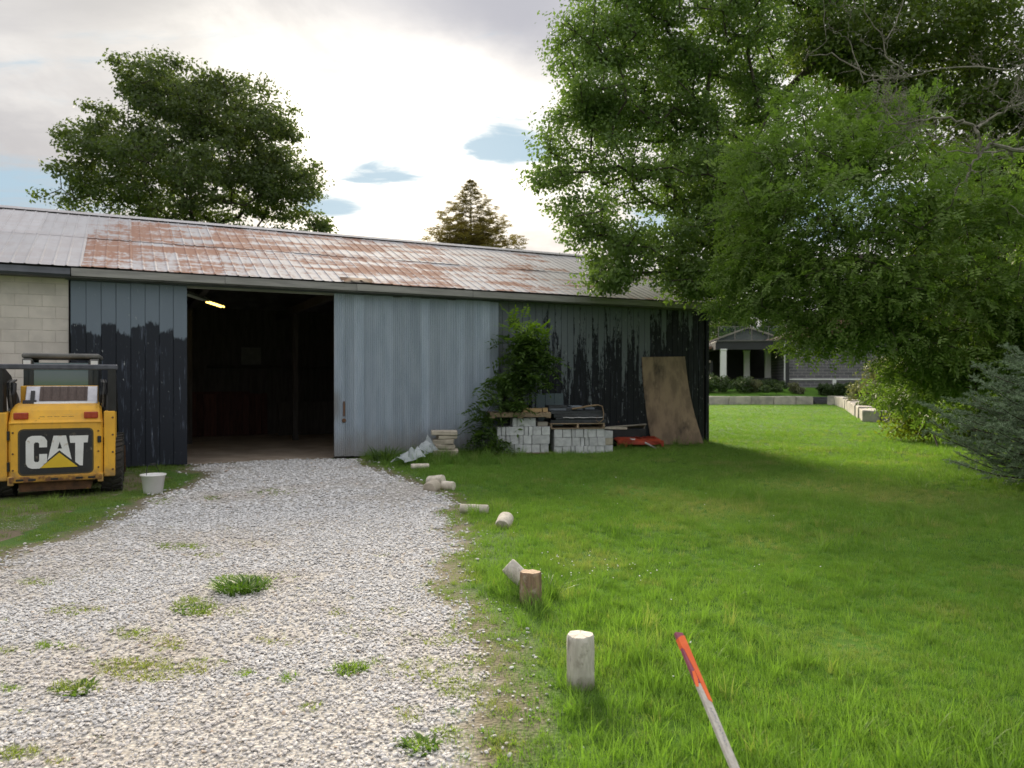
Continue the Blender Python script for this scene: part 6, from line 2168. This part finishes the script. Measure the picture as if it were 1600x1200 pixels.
def scatter(name, P, rot, scl, idx, tint, dry, col, label=None, cat=None):
    n = len(P)
    me = bpy.data.meshes.new(name)
    me.vertices.add(n)
    me.vertices.foreach_set('co', np.asarray(P, np.float32).ravel())
    for nm, typ, arr, key in (('rot', 'FLOAT_VECTOR', rot, 'vector'), ('scl', 'FLOAT_VECTOR', scl, 'vector'), ('idx', 'INT', idx, 'value'), ('tint', 'FLOAT', tint, 'value'), ('dry', 'FLOAT', dry, 'value')):
        a = me.attributes.new(nm, typ, 'POINT')
        a.data.foreach_set(key, np.asarray(arr, np.int32 if typ == 'INT' else np.float32).ravel())
    o = bpy.data.objects.new(name, me)
    o['kind'] = 'stuff'
    COL.objects.link(o)
    gt = bpy.data.node_groups.new(name + '_scatter', 'GeometryNodeTree')
    gt.interface.new_socket('Geometry', in_out='INPUT', socket_type='NodeSocketGeometry')
    gt.interface.new_socket('Geometry', in_out='OUTPUT', socket_type='NodeSocketGeometry')
    n_ = gt.nodes; l = gt.links
    gi = n_.new('NodeGroupInput'); go = n_.new('NodeGroupOutput')
    ip = n_.new('GeometryNodeInstanceOnPoints')
    ci = n_.new('GeometryNodeCollectionInfo')
    ci.inputs['Collection'].default_value = col
    ci.inputs['Separate Children'].default_value = True
    ci.inputs['Reset Children'].default_value = True

    def na(nm, typ):
        x = n_.new('GeometryNodeInputNamedAttribute'); x.data_type = typ
        x.inputs['Name'].default_value = nm
        return [s for s in x.outputs if s.enabled and s.name == 'Attribute'][0]
    l.new(gi.outputs[0], ip.inputs['Points'])
    l.new(ci.outputs[0], ip.inputs['Instance'])
    ip.inputs['Pick Instance'].default_value = True
    l.new(na('idx', 'INT'), ip.inputs['Instance Index'])
    e = n_.new('FunctionNodeEulerToRotation')
    l.new(na('rot', 'FLOAT_VECTOR'), e.inputs[0])
    l.new(e.outputs[0], ip.inputs['Rotation'])
    l.new(na('scl', 'FLOAT_VECTOR'), ip.inputs['Scale'])
    l.new(ip.outputs[0], go.inputs[0])
    md = o.modifiers.new('scatter', 'NODES')
    md.node_group = gt
    return o


def clump_mesh(name, blades, radius, h0, h1, w, rng, lean=0.45, m=None, seg=3, broad=False):
    Vs, Fs, Ts = [], [], []
    k0 = 0
    for _ in range(blades):
        a = rng.random() * 6.283
        r = radius * math.sqrt(rng.random())
        p = np.array([r * math.cos(a), r * math.sin(a), -0.005])
        az = a + rng.normal() * 0.9
        d = np.array([math.cos(az), math.sin(az), 0])
        sd = np.array([-math.sin(az + rng.normal() * .6), math.cos(az + rng.normal() * .6), 0])
        h = h0 + (h1 - h0) * rng.random()
        ln = lean * (0.3 + 1.2 * rng.random())
        pts = []
        for s in range(seg + 1):
            u = s / seg
            ww = w * (0.7 + 0.6 * rng.random() * 0 + 0.3) * ((1 - u) ** 0.6 if not broad else math.sin(math.pi * min(0.98, u * 0.9 + 0.08)))
            c = p + UPV * h * (u - 0.25 * ln * u * u) + d * h * ln * u * u
            pts.append((c - sd * ww / 2, c + sd * ww / 2))
        for s, (q1, q2) in enumerate(pts):
            Vs += [q1, q2]
        t = rng.random()
        for s in range(seg):
            i = k0 + 2 * s
            Fs += [(i, i + 1, i + 3), (i, i + 3, i + 2)]
            Ts += [t, t]
        k0 += 2 * (seg + 1)
    me = np_mesh(name, np.array(Vs), np.array(Fs), np.array(Ts), m)
    return me


def source(col, name, me):
    o = bpy.data.objects.new(name, me)
    col.objects.link(o)


def build_scatter():
    rng = np.random.default_rng(101)
    gcol = bpy.data.collections.new('a_grass_sources')
    spec = [(18, 0.05, 0.035, 0.085, 0.0042, 0.55), (16, 0.055, 0.045, 0.10, 0.0045, 0.6), (18, 0.05, 0.03, 0.07, 0.0038, 0.7),       # 0-2 lawn
            (22, 0.07, 0.10, 0.22, 0.0055, 0.55), (20, 0.06, 0.12, 0.28, 0.006, 0.5),                                                # 3-4 rank
            (16, 0.05, 0.02, 0.05, 0.0045, 0.9), (14, 0.05, 0.03, 0.06, 0.012, 0.9)]                                                  # 5 sparse, 6 broad weed
    for i, (b, r, h0, h1, w, ln) in enumerate(spec):
        source(gcol, 'tuft_%d' % i, clump_mesh('tuft', b, r, h0, h1, w, rng, ln, M['grass'], 3 if i not in (5,) else 2, broad=(i == 6)))

    def band(y0, y1, dens, xpad=1.0, right_only=False):
        xa = -0.70 * y1 - xpad; xb = 0.70 * y1 + xpad
        n = int((y1 - y0) * (xb - xa) * dens)
        P = np.stack([xa + (xb - xa) * rng.random(n), y0 + (y1 - y0) * rng.random(n)], 1)
        k = np.abs(P[:, 0]) < 0.70 * P[:, 1] + xpad
        return P[k]
    B = [band(1.4, 4.5, 900, 2.2), band(4.5, 7, 620, 2.0), band(7, 11, 330, 1.5), band(11, 16, 170), band(16, 24, 80), band(24, 36, 34), band(36, 52, 14)]
    fars = [1.0, 1.05, 1.2, 1.4, 1.8, 2.2, 2.8]
    P = np.concatenate(B)
    far = np.concatenate([np.full(len(b), f) for b, f in zip(B, fars)])
    # keep off the drive, the barn and the raised bed
    sd = poly_sd(P)
    rag = (fbm(P[:, 0], P[:, 1], 1.1, 5) - 0.5) * 0.55 + (fbm(P[:, 0], P[:, 1], 4.2, 9) - 0.5) * 0.30
    s = sd + rag
    near = np.exp(-((P[:, 1] - 3.4) / 0.9) ** 2)
    s = s + 0.16 * near
    dens = np.clip((s + 0.04) / (0.24 + 0.30 * near), 0, 1)
    dens = np.maximum(dens, np.clip((s + 0.12) * 1.2, 0, 0.22))
    w = P - np.array([B0.x, B0.y])
    tt = w @ np.array([BU.x, BU.y]); dd = w @ np.array([BN.x, BN.y])
    inb = (dd > -0.02) & (dd < 8.1) & (tt > -7) & (tt < 12.5)
    door = (dd > -0.35) & (tt > -0.05) & (tt < 2.7)
    yend = np.where(P[:, 0] < 21, 50.4, 33)
    ok = (rng.random(len(P)) < dens) & ~inb & ~door & (P[:, 1] < yend)
    # under the loader: bare and oily
    ld = (np.abs(P[:, 0] + 6.7) < 1.0) & (P[:, 1] > 10.3) & (P[:, 1] < 12.7)
    ok &= ~(ld & (rng.random(len(P)) < 0.8))
    left = (P[:, 0] < -1.6) & (P[:, 1] < 13.5)
    ok &= ~(left & (fbm(P[:, 0], P[:, 1], 1.3, 31) < 0.53) & (rng.random(len(P)) < 0.88))
    P, far, s, left, sd, tt, dd = P[ok], far[ok], s[ok], left[ok], sd[ok], tt[ok], dd[ok]
    n = len(P)
    hn = fbm(P[:, 0], P[:, 1], 0.9, 2)
    hn2 = fbm(P[:, 0], P[:, 1], 2.6, 12)
    idx = rng.integers(0, 3, n)
    # rank growth at the barn foot, by the logs, and in odd tufts
    foot = (dd > -0.75) & (tt > 2.9) & (tt < 12)
    foot2 = (np.abs(P[:, 0] + 1.35) < 1.6) & (np.abs(P[:, 1] - 15.6) < 1.3)
    rank = (foot & (rng.random(n) < 0.22)) | (foot2 & (rng.random(n) < 0.25)) | ((hn2 > 0.68) & (rng.random(n) < 0.16) & (P[:, 1] < 12)) | ((hn > 0.62) & (rng.random(n) < 0.03) & (P[:, 1] < 9))
    idx = np.where(rank, rng.integers(3, 5, n), idx)
    edge = (sd < 0.35) & (rng.random(n) < 0.35)
    idx = np.where(edge & ~rank, np.where(rng.random(n) < 0.6, 5, 6), idx)
    size = far * (0.50 + 0.65 * hn) * (0.8 + 0.4 * rng.random(n))
    size = np.where(sd < 0.3, size * 0.75, size)
    size = np.where(left, size * 0.8, size) * np.where(P[:, 1] < 7, 0.80, 0.92)
    size = np.where(P[:, 1] > 18, size * 0.75, size)
    tint = np.clip(0.15 + 0.9 * fbm(P[:, 0], P[:, 1], 0.55, 20) - 0.1 + rng.normal(0, 0.12, n), 0, 1)
    dryn = fbm(P[:, 0], P[:, 1], 1.6, 40)
    dry = np.clip((dryn - 0.60) * 3.0, 0, 0.75) * (rng.random(n) < 0.6) + (rng.random(n) < 0.035) * 0.55
    for gx, gy, gr in ((1335, 1012, .22), (1100, 800, .5), (1000, 770, .5), (1250, 760, .6), (1430, 780, .7), (1180, 850, .25), (920, 880, .3), (700, 900, .2)):
        g = G(gx, gy)
        sp_ = np.exp(-(((P[:, 0] - g.x) / gr) ** 2 + ((P[:, 1] - g.y) / (gr * 1.3)) ** 2))
        dry = np.clip(dry + sp_ * (0.25 + 0.6 * rng.random(n)), 0, 0.95)
        size = size * (1 - 0.45 * sp_)
    dry = np.where(left, np.clip(dry + 0.30 * rng.random(n), 0, 0.9), dry)
    dry = np.where(s < 0.25, np.clip(dry + 0.25 * rng.random(n), 0, 0.9), dry)
    P3 = np.concatenate([P, np.zeros((n, 1))], 1)
    rot = np.stack([rng.normal(0, 0.12, n), rng.normal(0, 0.12, n), rng.random(n) * 6.283], 1)
    scl = np.stack([size, size, size * (0.85 + 0.4 * rng.random(n)) / np.where(far > 1.5, far * 0.62, 1.0)], 1)
    scatter('grass', P3, rot, scl, idx, tint, dry, gcol)

    # low weeds and grass patches coming up through the drive
    W = [(375, 916, 45, 14, 1.0, .05), (300, 950, 30, 15, .8, .25), (345, 958, 40, 10, .4, .5), (230, 1050, 75, 20, .6, .5), (120, 1080, 36, 9, .8, .3), (205, 992, 28, 10, .6, .3), (255, 1003, 38, 8, .4, .6),
         (265, 1012, 30, 8, .4, .5), (70, 1012, 18, 5, .7, .1), (115, 1017, 18, 5, .4, .4), (100, 958, 30, 8, .5, .4), (145, 955, 18, 4, .5, .4), (55, 912, 30, 6, .6, .3), (545, 1050, 22, 8, 1.3, .05), (655, 1050, 60, 20, .35, .45),
         (715, 1080, 40, 16, .6, .3), (640, 1120, 30, 14, .4, .4), (655, 1170, 35, 12, .7, .1), (700, 1150, 20, 10, .6, .2), (30, 1180, 40, 12, .6, .4), (275, 856, 40, 6, .7, .2), (320, 870, 25, 5, .5, .4), (335, 780, 22, 4, .7, .2), (430, 770, 40, 6, .5, .2),
         (250, 785, 24, 4, .5, .2), (480, 1110, 12, 6, .6, .3), (430, 1000, 40, 10, .22, .5), (380, 1056, 14, 5, .7, .1), (450, 1063, 12, 5, .8, .0), (590, 1035, 12, 5, .5, .2), (530, 960, 14, 5, .4, .4), (620, 960, 20, 8, .3, .4), (690, 1000, 40, 14, .35, .35),
         (640, 1000, 30, 12, .25, .4), (560, 990, 30, 10, .2, .4), (440, 905, 40, 8, .2, .6), (400, 852, 45, 6, .18, .7), (10, 1080, 14, 6, .8, .1), (0, 1020, 20, 6, .5, .3), (170, 1040, 30, 8, .4, .4), (150, 1160, 16, 5, .3, .4), (330, 1040, 40, 10, .3, .4), (90, 1195, 20, 5, .4, .6), (740, 1035, 30, 10, .4, .3), (770, 1110, 30, 14, .5, .4), (790, 1170, 30, 20, .5, .4), (600, 870, 16, 3, .3, .3), (480, 820, 30, 4, .15, .5)]
    Pw, dw, hw = [], [], []
    for px, py, rx, ry, de, dr in W:
        m = int(rx * ry * de * 0.55 * (520.0 / (py - 500)) ** 2 * 0.55) + 4
        a = rng.random(m) * 6.283; r = np.sqrt(rng.random(m))
        X = px + rx * r * np.cos(a) * (0.7 + 0.6 * rng.random(m)); Yp = py + ry * r * np.sin(a)
        for x, y in zip(X, Yp):
            g = G(x, y); Pw.append((g.x, g.y)); dw.append(dr); hw.append(de)
    # stray blades all over
    m = 420
    Q = np.stack([-5 + 6 * rng.random(m), 2.6 + 10.5 * rng.random(m)], 1)
    q = (poly_sd(Q) < -0.05) & (fbm(Q[:, 0], Q[:, 1], 0.9, 70) > 0.5)
    Pw += [tuple(v) for v in Q[q]]; dw += [0.35] * int(q.sum()); hw += [0.3] * int(q.sum())
    Pw = np.array(Pw); dw = np.array(dw); hw = np.array(hw)
    n = len(Pw)
    idx = np.where(rng.random(n) < 0.30, 6, np.where(rng.random(n) < 0.5, 5, rng.integers(0, 3, n)))
    size = (0.32 + 0.42 * rng.random(n)) * (0.6 + 0.5 * hw)
    rot = np.stack([rng.normal(0, 0.15, n), rng.normal(0, 0.15, n), rng.random(n) * 6.283], 1)
    scatter('gravel_weeds', np.concatenate([Pw, np.zeros((n, 1))], 1), rot, np.stack([size] * 3, 1), idx, np.clip(rng.normal(0.45, 0.2, n), 0, 1), np.clip(dw * (0.6 + 1.1 * rng.random(n)) + 0.1, 0, 0.95), gcol)

    # limestone chips
    scol = bpy.data.collections.new('b_stone_sources')
    for k in range(9):
        bm = bmesh.new()
        bmesh.ops.create_icosphere(bm, subdivisions=1, radius=0.5)
        rr = random.Random(k)
        for v in bm.verts:
            v.co *= rr.uniform(0.72, 1.15)
        bm.transform(Matrix.Diagonal((1.25, 0.92, 0.52, 1)))
        me = bpy.data.meshes.new('chip'); bm.to_mesh(me); bm.free()
        me.materials.append(M['chip'])
        source(scol, 'chip_%d' % k, me)

    def gband(y0, y1, dens):
        xa = -0.70 * y1 - 1.4; xb = min(0.70 * y1, 1.2)
        n = int((y1 - y0) * (xb - xa) * dens)
        P = np.stack([xa + (xb - xa) * rng.random(n), y0 + (y1 - y0) * rng.random(n)], 1)
        return P[P[:, 0] > -0.70 * P[:, 1] - 1.4]
    B = [gband(1.6, 4.2, 4800), gband(4.2, 6.5, 3300), gband(6.5, 9.5, 1900), gband(9.5, 15.5, 620)]
    base = [0.0150, 0.0172, 0.0215, 0.031]
    P = np.concatenate(B)
    sz = np.concatenate([np.full(len(b), f) for b, f in zip(B, base)])
    s = poly_sd(P) + (fbm(P[:, 0], P[:, 1], 1.1, 5) - 0.5) * 0.55 + (fbm(P[:, 0], P[:, 1], 4.2, 9) - 0.5) * 0.30
    s = s + 0.10 * np.exp(-((P[:, 1] - 3.4) / 0.9) ** 2)
    keep = rng.random(len(P)) < np.maximum(np.clip((0.12 - s) / 0.32, 0, 1), np.clip((0.45 - s) * 0.22, 0, 0.07))
    patch = np.zeros(len(P))
    for px, py, rx, ry, de, dr in W:
        a = G(px, py); b = G(px + rx, py); c = G(px, py - ry)
        patch += np.exp(-(((P[:, 0] - a.x) / (abs(b.x - a.x) * 1.2)) ** 2 + ((P[:, 1] - a.y) / (abs(c.y - a.y) * 1.4)) ** 2)) * (0.35 + dr) * min(1.0, 0.4 + de)
    patch = np.clip(patch, 0, 1)
    keep &= rng.random(len(P)) > patch * 0.55
    w = P - np.array([B0.x, B0.y])
    dd = w @ np.array([BN.x, BN.y])
    keep &= dd < 0.25
    bare = fbm(P[:, 0], P[:, 1], 0.8, 50)
    keep &= ~((bare > 0.60) & (rng.random(len(P)) < 0.45))
    P, sz = P[keep], sz[keep]
    n = len(P)
    size = sz * np.clip(rng.lognormal(0, 0.33, n), 0.5, 2.0)
    rot = np.stack([rng.normal(0, 0.24, n), rng.normal(0, 0.24, n), rng.random(n) * 6.283], 1)
    z = 0.004 + size * 0.16 + rng.random(n) * 0.006
    tint = np.clip(rng.normal(0.62, 0.25, n), 0, 1)
    dry = (rng.random(n) < 0.035) * rng.random(n) + np.clip((bare[keep] - 0.55) * 1.2, 0, 0.35) + patch[keep] * 0.5
    scatter('gravel', np.concatenate([P, z[:, None]], 1), rot, np.stack([size] * 3, 1), rng.integers(0, 9, n), tint, dry, scol)


build_scatter()


# the bigger weeds standing in the drive are plants of their own
def weed(name, label, px, py, r, h, n, seed, mat_=None, broad=True, w=0.022):
    rng = np.random.default_rng(seed)
    me = clump_mesh(name, n, r, h * 0.5, h, w, rng, 0.9, mat_ or M['weed'], 4, broad)
    tag(obj(name, me, None, None, G(px, py)), label, 'weed', 'weeds in the gravel drive')


weed('weed_tuft', 'biggest bushy green weed tuft in the middle of the gravel', 376, 925, 0.17, 0.13, 230, 1, None, True, 0.015)
weed('weed_tuft', 'lower weed tuft just in front of the biggest one', 300, 956, 0.12, 0.05, 110, 2, None, True, 0.010)
weed('weed_tuft', 'small dark tuft alone in the gravel near the grass edge', 550, 1052, 0.05, 0.06, 60, 3, M['leaf_hedge'], False, 0.005)
weed('weed_tuft', 'flat rosette weed at the bottom left of the gravel', 118, 1082, 0.10, 0.05, 60, 4, M['leaf_sap'])
weed('weed_tuft', 'low leafy weed close to the bottom of the picture beside the lawn', 655, 1172, 0.08, 0.05, 50, 5)
weed('weed_tuft', 'tall grassy tuft beside the brown upright log', 862, 935, 0.06, 0.28, 40, 6, None, False, 0.008)
weed('weed_tuft', 'leggy weed in front of the blue door by the plastic film', 600, 722, 0.22, 0.42, 60, 7, M['leaf_sap'], True, 0.03)


def clover():
    rng = np.random.default_rng(5)
    cl = bpy.data.collections.new('c_flower_sources')
    bm = bmesh.new(); bmesh.ops.create_icosphere(bm, subdivisions=1, radius=0.5)
    me = bpy.data.meshes.new('bloom'); bm.to_mesh(me); bm.free(); me.materials.append(M['house_white'])
    source(cl, 'bloom', me)
    P = []
    for cx, cy, r, n in ((880, 895, 60, 22), (960, 900, 60, 16), (1000, 910, 50, 6), (1100, 870, 200, 8), (900, 800, 200, 10), (1050, 1060, 150, 3), (900, 1150, 90, 2)):
        for _ in range(n):
            g = G(cx + rng.normal() * r * .5, max(700, cy + rng.normal() * r * .25))
            P.append((g.x, g.y, 0.055 + 0.03 * rng.random()))
    P = np.array(P); n = len(P)
    P = P[poly_sd(P[:, :2]) > 0.1]; n = len(P)
    s = 0.008 + 0.006 * rng.random(n)
    scatter('clover_blossoms', P, np.zeros((n, 3)), np.stack([s, s, s * .8], 1), np.zeros(n, int), np.zeros(n), np.zeros(n), cl)


clover()
